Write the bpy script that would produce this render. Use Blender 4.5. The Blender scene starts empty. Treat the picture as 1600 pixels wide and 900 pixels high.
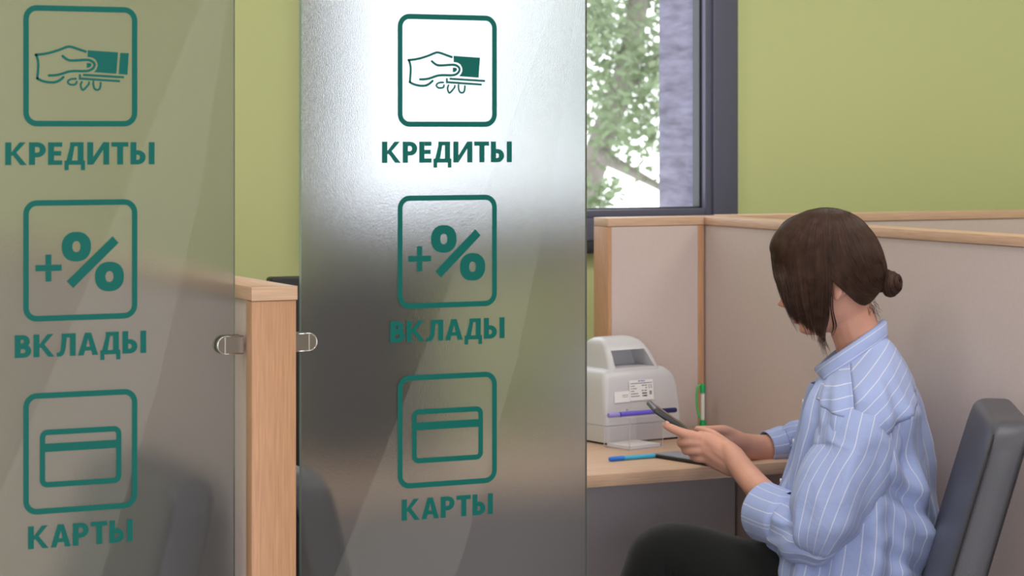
import bpy, bmesh, math, random
from mathutils import Vector, Matrix, noise
random.seed(7)
C = bpy.context.scene
COL = C.collection
# ------------------------------------------------------------------ camera
F_PX = 3700.0                      # focal length in pixels of a 1600 px wide frame
YAW = math.radians(25.4)
CAM = Vector((-1.926, -3.745, 1.36))
FW = Vector((math.sin(YAW), math.cos(YAW), 0)); RT = Vector((math.cos(YAW), -math.sin(YAW), 0)); UP = Vector((0, 0, 1))
cd = bpy.data.cameras.new('camera'); cam = bpy.data.objects.new('camera', cd); COL.objects.link(cam)
cam.location = CAM
cam.rotation_euler = (math.radians(90), math.radians(0.0), -YAW)
cd.sensor_width = 36; cd.lens = 36 * F_PX / 1600; cd.shift_y = -243 / 1600.0
cd.clip_start = .05; cd.clip_end = 200
cd.dof.use_dof = True; cd.dof.focus_distance = 3.5; cd.dof.aperture_fstop = 10.5
C.camera = cam
# ------------------------------------------------------------------ world, lights, exposure
w = bpy.data.worlds.new('world'); C.world = w; w.use_nodes = True
bg = w.node_tree.nodes['Background']; bg.inputs[0].default_value = (.95, .97, 1, 1); bg.inputs[1].default_value = 3.0
C.view_settings.view_transform = 'Standard'; C.view_settings.look = 'None'
C.view_settings.gamma = 1; C.view_settings.exposure = 0.04; C.view_settings.use_curve_mapping = False
C.cycles.use_denoising = True
C.cycles.max_bounces = 12; C.cycles.transmission_bounces = 10; C.cycles.transparent_max_bounces = 12
C.cycles.sample_clamp_indirect = 6


def area(name, loc, sx, sy, power, color=(1, .955, .90), rot=(0, 0, 0)):
    d = bpy.data.lights.new(name, 'AREA'); d.shape = 'RECTANGLE'; d.size = sx; d.size_y = sy
    d.energy = power; d.color = color
    o = bpy.data.objects.new(name, d); COL.objects.link(o); o.location = loc; o.rotation_euler = rot
    return o


for i, (lx, ly, p) in enumerate([(-1.8, -.7, 17), (.1, -.9, 20), (1.9, -.7, 17), (-1.8, -2.6, 14), (.1, -2.8, 14), (1.9, -2.6, 14), (-1.8, -4.5, 10), (.1, -4.5, 10)]):
    area('ceiling_lamp', (lx, ly, 2.86), .9, .6, p * .78)
# unseen fill lights added behind the viewer and at the left wall
area('fill_light', (-1.95, -5.1, 1.0), 1.8, 1.9, 58, (.95, .97, 1), (math.radians(90), 0, 0))  # added fill to lift the shade under the desk; no window here
area('fill_light', (-3.3, -2.9, 1.15), 3.6, 2.0, 12, (.95, .97, 1), (math.radians(90), 0, math.radians(-90)))  # added weak side fill from the left; this wall has no opening


# ------------------------------------------------------------------ mapping helpers (measuring aid: picture ray -> place)
def W(px, py, d):
    return CAM + RT * ((px - 800) / F_PX * d) + FW * d + UP * (-(py - 207) / F_PX * d)


def on_y(px, py, y):
    r = FW + RT * ((px - 800) / F_PX) + UP * (-(py - 207) / F_PX)
    return CAM + r * ((y - CAM.y) / r.y)


def on_z(px, py, z):
    r = FW + RT * ((px - 800) / F_PX) + UP * (-(py - 207) / F_PX)
    return CAM + r * ((z - CAM.z) / r.z)


# ------------------------------------------------------------------ object helpers
def link(name, me, mat=None, parent=None):
    o = bpy.data.objects.new(name, me); COL.objects.link(o)
    if mat:
        me.materials.append(mat)
    if parent:
        o.parent = parent
    return o


def tag(o, label, cat, group=None):
    o['label'] = label; o['category'] = cat
    if group:
        o['group'] = group
    return o


def thing(name, label, cat, loc=(0, 0, 0), rz=0, group=None):
    o = bpy.data.objects.new(name, None); COL.objects.link(o); o.location = loc; o.rotation_euler = (0, 0, rz)
    o.empty_display_size = .1
    return tag(o, label, cat, group)


def bm_obj(name, bm, mat, parent=None, smooth=False, ang=None):
    me = bpy.data.meshes.new(name); bmesh.ops.recalc_face_normals(bm, faces=bm.faces)
    bm.to_mesh(me); bm.free()
    if smooth:
        for p in me.polygons:
            p.use_smooth = True
        if ang:
            try:
                me.set_sharp_from_angle(angle=math.radians(ang))
            except Exception:
                pass
    return link(name, me, mat, parent)


def add_box(bm, x0, x1, y0, y1, z0, z1, bev=0, seg=2):
    r = bmesh.ops.create_cube(bm, size=1)
    vs = r['verts']
    for v in vs:
        v.co = Vector(((x0 + x1) / 2 + v.co.x * (x1 - x0), (y0 + y1) / 2 + v.co.y * (y1 - y0), (z0 + z1) / 2 + v.co.z * (z1 - z0)))
    if bev:
        es = list({e for v in vs for e in v.link_edges})
        bmesh.ops.bevel(bm, geom=es, offset=bev, segments=seg, profile=.5, affect='EDGES')


def box(name, x0, x1, y0, y1, z0, z1, mat, parent=None, bev=0, seg=2):
    bm = bmesh.new(); add_box(bm, x0, x1, y0, y1, z0, z1, bev, seg)
    return bm_obj(name, bm, mat, parent, smooth=bool(bev), ang=40)


def struct(name, *a, **k):
    o = box(name, *a, **k); o['kind'] = 'structure'; return o


def cr(pts, n):
    """Catmull-Rom through tuples, n samples per span"""
    out = []
    P = [tuple(p) for p in pts]; P = [P[0]] + P + [P[-1]]
    for i in range(1, len(P) - 2):
        for k in range(n):
            t = k / n
            out.append(tuple(.5 * (2 * b + (c - a) * t + (2 * a - 5 * b + 4 * c - d) * t * t + (3 * b - a - 3 * c + d) * t ** 3)
                             for a, b, c, d in zip(P[i - 1], P[i], P[i + 1], P[i + 2])))
    out.append(tuple(P[-2]))
    return out


def add_tube(bm, pts, nseg=10, cap=True, uv=None, refv=Vector((0, 0, 1)), disp=None, roundcap=False):
    """pts: list of (x,y,z,ra,rb). rb measured along the refv-ish axis."""
    rings = []; n = len(pts); L = 0; P = [Vector(p[:3]) for p in pts]
    T = []
    for i in range(n):
        t = (P[min(i + 1, n - 1)] - P[max(i - 1, 0)])
        T.append(t.normalized() if t.length > 1e-9 else Vector((0, 0, 1)))
    b = (refv - T[0] * refv.dot(T[0]))
    if b.length < 1e-4:
        b = T[0].orthogonal()
    b.normalize(); Ls = []; Rm = max(p[3] for p in pts)
    seq = list(range(n))
    for i in seq:
        if i:
            L += (P[i] - P[i - 1]).length
        b = (b - T[i] * b.dot(T[i])).normalized(); a = b.cross(T[i]).normalized()
        ra, rb = pts[i][3], pts[i][4]
        ring = []
        for k in range(nseg):
            th = 2 * math.pi * k / nseg
            nrm = (a * math.cos(th) + b * math.sin(th))
            co = P[i] + a * (ra * math.cos(th)) + b * (rb * math.sin(th))
            if disp:
                co = co + nrm * disp(i / (n - 1), th, L, co)
            ring.append(bm.verts.new(co))
        rings.append(ring); Ls.append(L)
    uvl = bm.loops.layers.uv.verify() if uv else None
    circ = 2 * math.pi * Rm
    for i in range(n - 1):
        for k in range(nseg):
            k2 = (k + 1) % nseg
            f = bm.faces.new((rings[i][k], rings[i][k2], rings[i + 1][k2], rings[i + 1][k]))
            if uv:
                us = (k / nseg * circ, (k + 1) / nseg * circ)
                for lp, (u, v) in zip(f.loops, ((us[0], Ls[i]), (us[1], Ls[i]), (us[1], Ls[i + 1]), (us[0], Ls[i + 1]))):
                    lp[uvl].uv = (u, v)
    if cap:
        for i, d in ((0, -1), (n - 1, 1)):
            if roundcap:
                r0 = (pts[i][3] + pts[i][4]) / 2
                prev = rings[i]
                for s in (.5, .85):
                    rr = math.sqrt(1 - s * s)
                    nr = [bm.verts.new(P[i] + (v.co - P[i]) * rr + T[i] * (d * r0 * s)) for v in rings[i]]
                    for k in range(nseg):
                        k2 = (k + 1) % nseg
                        bm.faces.new((prev[k], prev[k2], nr[k2], nr[k]))
                    prev = nr
                c = bm.verts.new(P[i] + T[i] * (d * r0))
                for k in range(nseg):
                    bm.faces.new((prev[k], prev[(k + 1) % nseg], c))
            else:
                bm.faces.new(rings[i])
    return rings


def evalmesh(o, name):
    """bake an object's modifiers into its mesh"""
    bpy.context.view_layer.update()
    dg = bpy.context.evaluated_depsgraph_get()
    me = bpy.data.meshes.new_from_object(o.evaluated_get(dg))
    o.modifiers.clear(); o.data = me; me.name = name
    return o


def poly_face(bm, pts):
    bm.faces.new([bm.verts.new(p) for p in pts])


# ------------------------------------------------------------------ materials
def srgb(r, g, b):
    f = lambda c: (c / 255 / 12.92) if c / 255 <= .04045 else ((c / 255 + .055) / 1.055) ** 2.4
    return (f(r), f(g), f(b), 1)


def mat(name, col, rough=.5, metal=0, spec=.5, bump=0, bscale=200, var=0, vscale=20, stretch=(1, 1, 1), coat=0, sss=0, trans=0, sheen=0):
    m = bpy.data.materials.new(name); m.use_nodes = True; nt = m.node_tree; n = nt.nodes; p = n['Principled BSDF']
    p.inputs['Base Color'].default_value = col; p.inputs['Roughness'].default_value = rough; p.inputs['Metallic'].default_value = metal
    p.inputs['Specular IOR Level'].default_value = spec; p.inputs['Coat Weight'].default_value = coat
    p.inputs['Transmission Weight'].default_value = trans
    if sheen:
        p.inputs['Sheen Weight'].default_value = sheen
    if sss:
        p.inputs['Subsurface Weight'].default_value = sss; p.inputs['Subsurface Radius'].default_value = (.012, .005, .003); p.inputs['Subsurface Scale'].default_value = .5
    if bump or var:
        tc = n.new('ShaderNodeTexCoord'); mp = n.new('ShaderNodeMapping'); mp.inputs['Scale'].default_value = stretch
        nt.links.new(tc.outputs['Object'], mp.inputs[0])
        if bump:
            nz = n.new('ShaderNodeTexNoise'); nz.inputs['Scale'].default_value = bscale; nz.inputs['Detail'].default_value = 4
            nt.links.new(mp.outputs[0], nz.inputs['Vector'])
            b = n.new('ShaderNodeBump'); b.inputs['Strength'].default_value = bump; b.inputs['Distance'].default_value = .002
            nt.links.new(nz.outputs[0], b.inputs['Height']); nt.links.new(b.outputs[0], p.inputs['Normal'])
        if var:
            nz = n.new('ShaderNodeTexNoise'); nz.inputs['Scale'].default_value = vscale; nz.inputs['Detail'].default_value = 6
            nt.links.new(mp.outputs[0], nz.inputs['Vector'])
            mx = n.new('ShaderNodeMix'); mx.data_type = 'RGBA'
            mx.inputs[6].default_value = tuple(c * (1 - var) for c in col[:3]) + (1,); mx.inputs[7].default_value = tuple(min(1, c * (1 + var)) for c in col[:3]) + (1,)
            rp = n.new('ShaderNodeMapRange'); rp.inputs[1].default_value = .3; rp.inputs[2].default_value = .7
            nt.links.new(nz.outputs[0], rp.inputs[0]); nt.links.new(rp.outputs[0], mx.inputs[0]); nt.links.new(mx.outputs[2], p.inputs['Base Color'])
    return m


def wood(name, col, axis):
    st = {'x': (.35, 9, 9), 'y': (9, .35, 9), 'z': (9, 9, .35)}[axis]
    m = mat(name, col, .45, spec=.4, var=.15, vscale=42, stretch=st, bump=.05, bscale=60)
    return m


M = {}
M['wall'] = mat('lime_green_paint', srgb(203, 211, 154), .75, spec=.2, bump=.06, bscale=160)
M['white_wall'] = mat('off_white_paint', srgb(214, 208, 200), .8, spec=.2)
M['ceiling'] = mat('ceiling_tile', srgb(225, 222, 216), .85, spec=.2)
M['floor'] = mat('floor_tile', srgb(172, 166, 160), .35, var=.08, vscale=3)
M['wood_x'] = wood('beech_laminate_along', srgb(206, 172, 146), 'x')
M['wood_y'] = wood('beech_laminate_deep', srgb(200, 164, 138), 'y')
M['wood_z'] = wood('beech_laminate_upright', srgb(188, 143, 111), 'z')
M['board'] = mat('beige_board', srgb(204, 188, 184), .7, spec=.3, bump=.12, bscale=500, var=.02, vscale=120)
M['gray_board'] = mat('grey_board', srgb(216, 212, 220), .65, spec=.3, bump=.08, bscale=400)
M['frame'] = mat('anthracite_frame', srgb(96, 97, 118), .45, spec=.4)
M['gasket'] = mat('black_gasket', srgb(38, 40, 48), .5)
M['black'] = mat('black_plastic', srgb(26, 27, 30), .45)
M['screen'] = mat('dark_screen', srgb(14, 15, 18), .12)
M['leather'] = mat('dark_grey_leatherette', srgb(74, 74, 84), .42, spec=.45, bump=.15, bscale=350, var=.04, vscale=9)
M['stitch'] = mat('black_seam', srgb(25, 25, 28), .6)
M['steel'] = mat('polished_steel', srgb(158, 152, 150), .25, metal=1)
M['steel_edge'] = mat('bright_steel', srgb(225, 222, 220), .12, metal=1)
M['teal'] = mat('teal_film', srgb(0, 98, 92), .55, spec=.25)
M['plastic'] = mat('light_grey_plastic', srgb(202, 201, 206), .32, spec=.5)
M['plastic_d'] = mat('recess_grey_plastic', srgb(176, 175, 178), .4)
M['paper'] = mat('white_paper', srgb(236, 234, 236), .8, spec=.2)
M['ink'] = mat('grey_print', srgb(70, 70, 78), .8)
M['blue_ink'] = mat('blue_print', srgb(40, 70, 190), .8)
M['navy'] = mat('navy_plastic', srgb(30, 36, 100), .3)
M['violet'] = mat('violet_plastic', srgb(106, 92, 214), .3)
M['lilac'] = mat('lilac_cap', srgb(150, 140, 215), .35)
M['cyan'] = mat('light_blue_plastic', srgb(64, 176, 222), .3)
M['blue'] = mat('blue_plastic', srgb(40, 118, 222), .3)
M['green'] = mat('green_plastic', srgb(20, 165, 92), .3)
M['lightgreen'] = mat('light_green_plastic', srgb(70, 200, 110), .3)
M['clearwhite'] = mat('milky_barrel', srgb(225, 228, 226), .25)
M['glitter'] = mat('silver_speckle_cover', srgb(150, 150, 162), .35, metal=.25, bump=.9, bscale=900, var=.6, vscale=700)
M['phone_side'] = mat('graphite_phone_case', srgb(62, 64, 70), .4)
M['trouser'] = mat('black_trouser_cloth', srgb(24, 25, 26), .85, spec=.15, bump=.2, bscale=700, sheen=.15)
M['shoe'] = mat('black_shoe_leather', srgb(20, 20, 22), .35)
M['skin'] = mat('skin', srgb(214, 160, 140), .5, spec=.35, sss=.25, var=.06, vscale=30)
M['nail'] = mat('pink_nail', srgb(222, 168, 156), .25)
M['lip'] = mat('lip', srgb(190, 110, 105), .4)
M['pearl'] = mat('white_button', srgb(220, 222, 232), .25)
M['hair'] = mat('dark_brown_hair', srgb(68, 46, 37), .48, spec=.35, var=.35, vscale=70)
M['hair_base'] = mat('dark_brown_hair_under', srgb(58, 41, 35), .75, spec=.12, bump=.6, bscale=260, stretch=(1, 1, .15))
M['bark'] = mat('tree_bark', srgb(128, 122, 118), .9, var=.2)
M['concrete'] = mat('rough_plaster', srgb(122, 119, 140), .95, spec=.1, bump=1, bscale=22, var=.32, vscale=12, stretch=(1, 1, 4.5))

# leaves, two tones by noise
M['leaf'] = mat('leaf', srgb(124, 136, 114), .7, var=.35, vscale=2.2)
nt = M['leaf'].node_tree
tr = nt.nodes.new('ShaderNodeBsdfTranslucent'); tr.inputs[0].default_value = srgb(140, 158, 118)
mx = nt.nodes.new('ShaderNodeMixShader'); mx.inputs[0].default_value = .35
nt.links.new(nt.nodes['Principled BSDF'].outputs[0], mx.inputs[1]); nt.links.new(tr.outputs[0], mx.inputs[2]); nt.links.new(mx.outputs[0], nt.nodes['Material Output'].inputs[0])


def glass_mat(name, col, rough, haze, hazecol, gloss=.05, grough=.3):
    m = bpy.data.materials.new(name); m.use_nodes = True; nt = m.node_tree; n = nt.nodes; n.remove(n['Principled BSDF'])
    out = n['Material Output']
    rf = n.new('ShaderNodeBsdfRefraction'); rf.inputs['Color'].default_value = col; rf.inputs['Roughness'].default_value = rough; rf.inputs['IOR'].default_value = 1.45
    gl = n.new('ShaderNodeBsdfAnisotropic'); gl.inputs['Color'].default_value = (.85, .85, .88, 1); gl.inputs['Roughness'].default_value = grough
    df = n.new('ShaderNodeBsdfDiffuse'); df.inputs['Color'].default_value = hazecol
    a = n.new('ShaderNodeMixShader'); a.inputs[0].default_value = gloss
    b = n.new('ShaderNodeMixShader'); b.inputs[0].default_value = haze
    nt.links.new(rf.outputs[0], a.inputs[1]); nt.links.new(gl.outputs[0], a.inputs[2])
    nt.links.new(a.outputs[0], b.inputs[1]); nt.links.new(df.outputs[0], b.inputs[2]); nt.links.new(b.outputs[0], out.inputs[0])
    # fine brushed grain
    tc = n.new('ShaderNodeTexCoord'); mp = n.new('ShaderNodeMapping'); mp.inputs['Scale'].default_value = (1, 1, .35)
    nz = n.new('ShaderNodeTexNoise'); nz.inputs['Scale'].default_value = 900
    bp = n.new('ShaderNodeBump'); bp.inputs['Strength'].default_value = .12; bp.inputs['Distance'].default_value = .001
    nt.links.new(tc.outputs['Object'], mp.inputs[0]); nt.links.new(mp.outputs[0], nz.inputs['Vector']); nt.links.new(nz.outputs[0], bp.inputs['Height'])
    for s in (rf, gl):
        nt.links.new(bp.outputs[0], s.inputs['Normal'])
    return m


M['frost'] = glass_mat('frosted_glass', (.78, .795, .815, 1), .25, .06, srgb(165, 160, 160))
M['glass_edge'] = mat('glass_edge', srgb(120, 150, 145), .15, spec=.8)


def film_mat(name, col, alpha):
    m = bpy.data.materials.new(name); m.use_nodes = True; nt = m.node_tree; n = nt.nodes; n.remove(n['Principled BSDF'])
    t = n.new('ShaderNodeBsdfTransparent'); d = n.new('ShaderNodeBsdfDiffuse'); d.inputs[0].default_value = col
    a = n.new('ShaderNodeMixShader'); a.inputs[0].default_value = alpha
    nt.links.new(t.outputs[0], a.inputs[1]); nt.links.new(d.outputs[0], a.inputs[2]); nt.links.new(a.outputs[0], n['Material Output'].inputs[0])
    return m


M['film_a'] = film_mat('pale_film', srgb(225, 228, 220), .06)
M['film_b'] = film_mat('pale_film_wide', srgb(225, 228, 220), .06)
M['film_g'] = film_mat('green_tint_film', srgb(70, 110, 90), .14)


def clear_mat(name, col, rough=0.0, gl=.08):
    m = bpy.data.materials.new(name); m.use_nodes = True; nt = m.node_tree; n = nt.nodes; n.remove(n['Principled BSDF'])
    t = n.new('ShaderNodeBsdfTransparent'); t.inputs[0].default_value = col
    g = n.new('ShaderNodeBsdfAnisotropic'); g.inputs['Roughness'].default_value = rough + .03
    f = n.new('ShaderNodeFresnel'); f.inputs[0].default_value = 1.3
    a = n.new('ShaderNodeMixShader')
    n.remove(f); a.inputs[0].default_value = .045; nt.links.new(t.outputs[0], a.inputs[1]); nt.links.new(g.outputs[0], a.inputs[2]); nt.links.new(a.outputs[0], n['Material Output'].inputs[0])
    return m


M['pane'] = clear_mat('window_pane', (.97, .98, .98, 1))
M['acrylic'] = clear_mat('clear_acrylic', (.97, .97, .98, 1))
M['acrylic_edge'] = mat('acrylic_edge', srgb(200, 198, 206), .2)


def shirt_mat(name, pitch=.0205, wd=.085, ang=0):
    m = mat(name, srgb(160, 175, 222), .8, spec=.15, sheen=.2)
    nt = m.node_tree; n = nt.nodes; p = n['Principled BSDF']
    uv = n.new('ShaderNodeUVMap'); mp = n.new('ShaderNodeMapping'); mp.inputs['Rotation'].default_value = (0, 0, ang); sx = n.new('ShaderNodeSeparateXYZ')
    nt.links.new(uv.outputs[0], mp.inputs[0]); nt.links.new(mp.outputs[0], sx.inputs[0])
    d = n.new('ShaderNodeMath'); d.operation = 'DIVIDE'; d.inputs[1].default_value = pitch; nt.links.new(sx.outputs[0], d.inputs[0])
    fr = n.new('ShaderNodeMath'); fr.operation = 'FRACT'; nt.links.new(d.outputs[0], fr.inputs[0])
    lt = n.new('ShaderNodeMath'); lt.operation = 'LESS_THAN'; lt.inputs[1].default_value = wd; nt.links.new(fr.outputs[0], lt.inputs[0])
    mx = n.new('ShaderNodeMix'); mx.data_type = 'RGBA'; mx.inputs[6].default_value = srgb(160, 175, 222); mx.inputs[7].default_value = srgb(204, 210, 233)
    nt.links.new(lt.outputs[0], mx.inputs[0]); nt.links.new(mx.outputs[2], p.inputs['Base Color'])
    tc = n.new('ShaderNodeTexCoord'); nz = n.new('ShaderNodeTexNoise'); nz.inputs['Scale'].default_value = 900
    nz2 = n.new('ShaderNodeTexNoise'); nz2.inputs['Scale'].default_value = 17; nz2.inputs['Detail'].default_value = 5; nz2.inputs['Distortion'].default_value = .6
    ad = n.new('ShaderNodeMath'); ad.operation = 'MULTIPLY_ADD'; ad.inputs[1].default_value = .1
    nt.links.new(tc.outputs['Object'], nz.inputs['Vector']); nt.links.new(tc.outputs['Object'], nz2.inputs['Vector'])
    nt.links.new(nz.outputs[0], ad.inputs[0]); nt.links.new(nz2.outputs[0], ad.inputs[2])
    b = n.new('ShaderNodeBump'); b.inputs['Strength'].default_value = .6; b.inputs['Distance'].default_value = .007
    nt.links.new(ad.outputs[0], b.inputs['Height']); nt.links.new(b.outputs[0], p.inputs['Normal'])
    return m


M['shirt'] = shirt_mat('blue_striped_cotton')
M['shirt_d'] = shirt_mat('blue_striped_cotton_yoke', ang=.5)
M['shirt_c'] = shirt_mat('blue_striped_cotton_collar', pitch=.02)

# ------------------------------------------------------------------ the room
X0, X1, Y0, YW, ZC = -3.4, 3.6, -5.2, .95, 2.9
struct('floor', X0, X1, Y0, YW, -.1, 0, M['floor'])
struct('ceiling', X0, X1, Y0, YW, ZC, ZC + .1, M['ceiling'])
struct('wall_left', X0 - .1, X0, Y0, YW, 0, ZC, M['white_wall'])
struct('wall_right', X1, X1 + .1, Y0, YW, 0, ZC, M['wall'])
struct('wall_back', X0, X1, Y0 - .1, Y0, 0, ZC, M['white_wall'])
WX0, WX1, WZ0, WZ1 = -.185, .862, 1.092, 2.55
bm = bmesh.new()
for a in ((X0, WX0, YW, YW + .03, 0, ZC), (WX1 + .002, X1, YW, YW + .03, 0, ZC), (WX0, WX1 + .002, YW, YW + .03, 0, WZ0), (WX0, WX1 + .002, YW, YW + .03, WZ1, ZC)):
    add_box(bm, *a)
wf = bm_obj('wall_front', bm, M['wall']); wf['kind'] = 'structure'
# plaster strip beside the window
struct('trim_1', WX1 + .006, WX1 + .024, YW - .012, YW, 0, ZC, M['wall'])
struct('baseboard_front', X0, X1, YW - .015, YW, 0, .08, M['frame'])
# window: outer frame, sash, gasket, pane
win = bpy.data.objects.new('window_1', None); COL.objects.link(win); win['kind'] = 'structure'


def ring(name, x0, x1, z0, z1, wd, y0, y1, m, wb=None, bev=.003):
    bm = bmesh.new(); wb = wb or wd
    for a in ((x0, x0 + wd, y0, y1, z0, z1), (x1 - wd, x1, y0, y1, z0, z1), (x0 + wd, x1 - wd, y0, y1, z0, z0 + wb), (x0 + wd, x1 - wd, y0, y1, z1 - wd, z1)):
        add_box(bm, *a, bev=bev)
    return bm_obj(name, bm, m, win, smooth=True, ang=40)


ring('outer_frame', WX0, WX1, WZ0 + .028, WZ1, .064, YW - .03, YW + .03, M['frame'], wb=.05)
ring('sash', WX0 + .064, WX1 - .064, WZ0 + .078, WZ1 - .064, .019, YW - .022, YW + .028, M['frame'], wb=.018)
ring('gasket', WX0 + .083, WX1 - .083, WZ0 + .096, WZ1 - .083, .006, YW - .005, YW + .025, M['gasket'], wb=.003, bev=0)
box('window_sill', WX0, WX1, YW - .035, YW + .02, WZ0, WZ0 + .026, M['gasket'], win, bev=.002)
box('pane', WX0 + .086, WX1 - .086, YW + .015, YW + .02, WZ0 + .097, WZ1 - .086, M['pane'], win)

# ------------------------------------------------------------------ outside: plaster pillar and tree
rx = WX1 - .082
k0 = (1030 - 800) / F_PX; rr_d = FW + RT * k0; ry = CAM.y + rr_d.y * ((rx - CAM.x) / rr_d.x)
reveal = box('trim_2', rx, rx + .3, YW + .031, ry, 0, ZC, M['concrete']); reveal['kind'] = 'structure'
tree = thing('tree', 'leafy green tree standing outside beyond the window pane', 'tree', W(760, 2400, 10.5))
base = W(760, 2400, 10.5)
bm = bmesh.new()
q = lambda px, py, d: tuple(W(px, py, d) - base)


def limb(bm, pts, n=6):
    add_tube(bm, cr([q(a, b, c) + (r, r) for a, b, c, r in pts], n), 9)


limb(bm, [(760, 2400, 10.5, .17), (790, 1200, 10.5, .13), (860, 500, 10.5, .09), (930, 250, 10.4, .06), (990, 60, 10.4, .05), (1010, -250, 10.4, .03)])
trunk = bm_obj('trunk', bm, M['bark'], tree, smooth=True)
bm = bmesh.new()
limb(bm, [(935, 240, 10.4, .04), (975, 262, 10.2, .025), (1045, 300, 10.0, .012)])
limb(bm, [(860, 500, 10.5, .05), (760, 250, 10.6, .035), (680, 80, 10.8, .02)])
limb(bm, [(960, 150, 10.4, .03), (1040, 80, 10.6, .02), (1110, -20, 10.7, .01)])
limb(bm, [(880, 420, 10.5, .03), (950, 360, 10.2, .02), (1000, 330, 10.0, .01)])
bm_obj('branches', bm, M['bark'], tree, smooth=True)
bm = bmesh.new(); rnd = random.Random(3)
clusters = []
for i in range(52):
    px = rnd.uniform(800, 1160); py = rnd.uniform(-500, 330)
    if py > 225 and (px > 940 or rnd.random() < .6):
        continue
    clusters.append((px, py, rnd.uniform(9.4, 11.4), rnd.uniform(.08, .2)))
for i in range(70):
    clusters.append((rnd.uniform(1160, 1750), rnd.uniform(-450, 260), rnd.uniform(9.8, 11.4), rnd.uniform(.1, .2)))
for i in range(14):
    clusters.append((rnd.uniform(900, 1030), rnd.uniform(-30, 225), rnd.uniform(9.6, 11), rnd.uniform(.07, .15)))
clusters += [(925, 325, 9.8, .06), (940, 300, 9.8, .05), (1010, 120, 10, .12), (1000, 60, 10, .12), (945, 170, 10, .14), (1000, 210, 10, .13)]
for px, py, d, r in clusters:
    c = Vector(q(px, py, d))
    for k in range(int(150 * r / .15 * .8)):
        v = Vector((rnd.gauss(0, 1), rnd.gauss(0, 1), rnd.gauss(0, .8))) * r * .75 + c
        a = Vector((rnd.gauss(0, 1), rnd.gauss(0, 1), rnd.gauss(0, 1))).normalized(); b = a.orthogonal().normalized()
        s = rnd.uniform(.018, .034)
        poly_face(bm, [v - a * s, v - b * s * .5 - a * s * .1, v + b * s * -.38 + a * s * .5, v + a * s, v + b * s * .38 + a * s * .5, v + b * s * .5 - a * s * .1])
bm_obj('foliage', bm, M['leaf'], tree)

# ------------------------------------------------------------------ partitions
CT = .017                                   # cap thickness
TH = .063


def partition_y(name, label, x0, x1, ya, yb, top, capw=.004, face_x=None):
    """screen running along y, near end at ya"""
    t = thing(name, label, 'partition', ((x0 + x1) / 2, ya, 0))
    ox, oy = (x0 + x1) / 2, ya
    h = (x1 - x0) / 2; L = yb - ya
    box('cap', -h - .0, h + .0, -.001, L, top - CT, top, M['wood_y'], t, bev=.0008)
    box('end_board', -h + .001, h - .001, 0, .022, 0, top - CT - .0008, M['wood_z'], t, bev=.0006)
    box('panel', -h + .004, h - .004, .0225, L, .0, top - CT - .001, M['board'], t)
    return t


# left-hand partition, its end board is the post seen between the glass panels
p1 = partition_y('partition_screen', 'beige partition with a wooden end board standing between the two frosted glass panels', -.963, -.903, -.966, .60, 1.169)
CORN_X, CORN_Y, PT = .55, .5355, 1.185
box('cap_edge_band', -.03, .03, -.0022, -.0011, 1.169 - CT, 1.169, M['wood_x'], p1)
p2 = partition_y('partition_screen', 'long beige partition with wooden cap behind the seated woman', CORN_X, CORN_X + TH, -.966, CORN_Y + TH, PT)
# short return screen at the back of the desk
ax0 = on_y(950, 400, CORN_Y).x
p3 = thing('partition_screen', 'short beige partition piece with wooden frame behind the grey currency detector', 'partition', (ax0, CORN_Y, 0))
L = CORN_X - ax0 - .0005
box('cap', 0, L, 0, TH, PT - CT, PT, M['wood_x'], p3, bev=.0008)
box('end_board', 0, .0085, 0, TH, 0, PT - CT - .0008, M['wood_z'], p3, bev=.0006)
box('corner_post', L - .014, L, 0.001, TH - .001, 0, PT - CT - .0008, M['wood_z'], p3, bev=.0006)
box('panel', .009, L - .0145, .0015, TH - .0015, 0, PT - CT - .001, M['board'], p3)
# screen of the next place
p4 = thing('partition_screen', 'low wooden-capped partition of the next booth, behind the long beige partition', 'partition', (CORN_X + TH + .001, CORN_Y + .01, 0))
box('cap', 0, 1.4, 0, TH, PT - CT + .001, PT + .001, M['wood_x'], p4, bev=.0008)
box('panel', 0, 1.4, .003, TH - .003, 0, PT - CT, M['board'], p4)

# ------------------------------------------------------------------ desk
DT = .75
desk = thing('desk', 'light beech bank desk spanning the booth in front of the seated woman', 'desk', (0, 0, 0))
dx0, dx1 = -.902, CORN_X - .001
box('desktop', dx0, dx1, 0, CORN_Y - .001, DT - .022, DT, M['wood_x'], desk, bev=.001)
box('modesty_panel', dx0, dx1, .41, .428, .08, DT - .0225, M['gray_board'], desk)
box('side_panel', dx0, dx0 + .02, .06, .4095, 0, DT - .0225, M['gray_board'], desk)

# ------------------------------------------------------------------ frosted glass panels with teal signs
GY = -.935; GT = .008


def sp(px, py):
    p = on_y(px, py, GY); return (p.x, p.z)


DX = sp(699, 300)[0] - sp(126, 300)[0]
S1 = sp(126, 207)[0]
OFFY = -.0012


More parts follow.
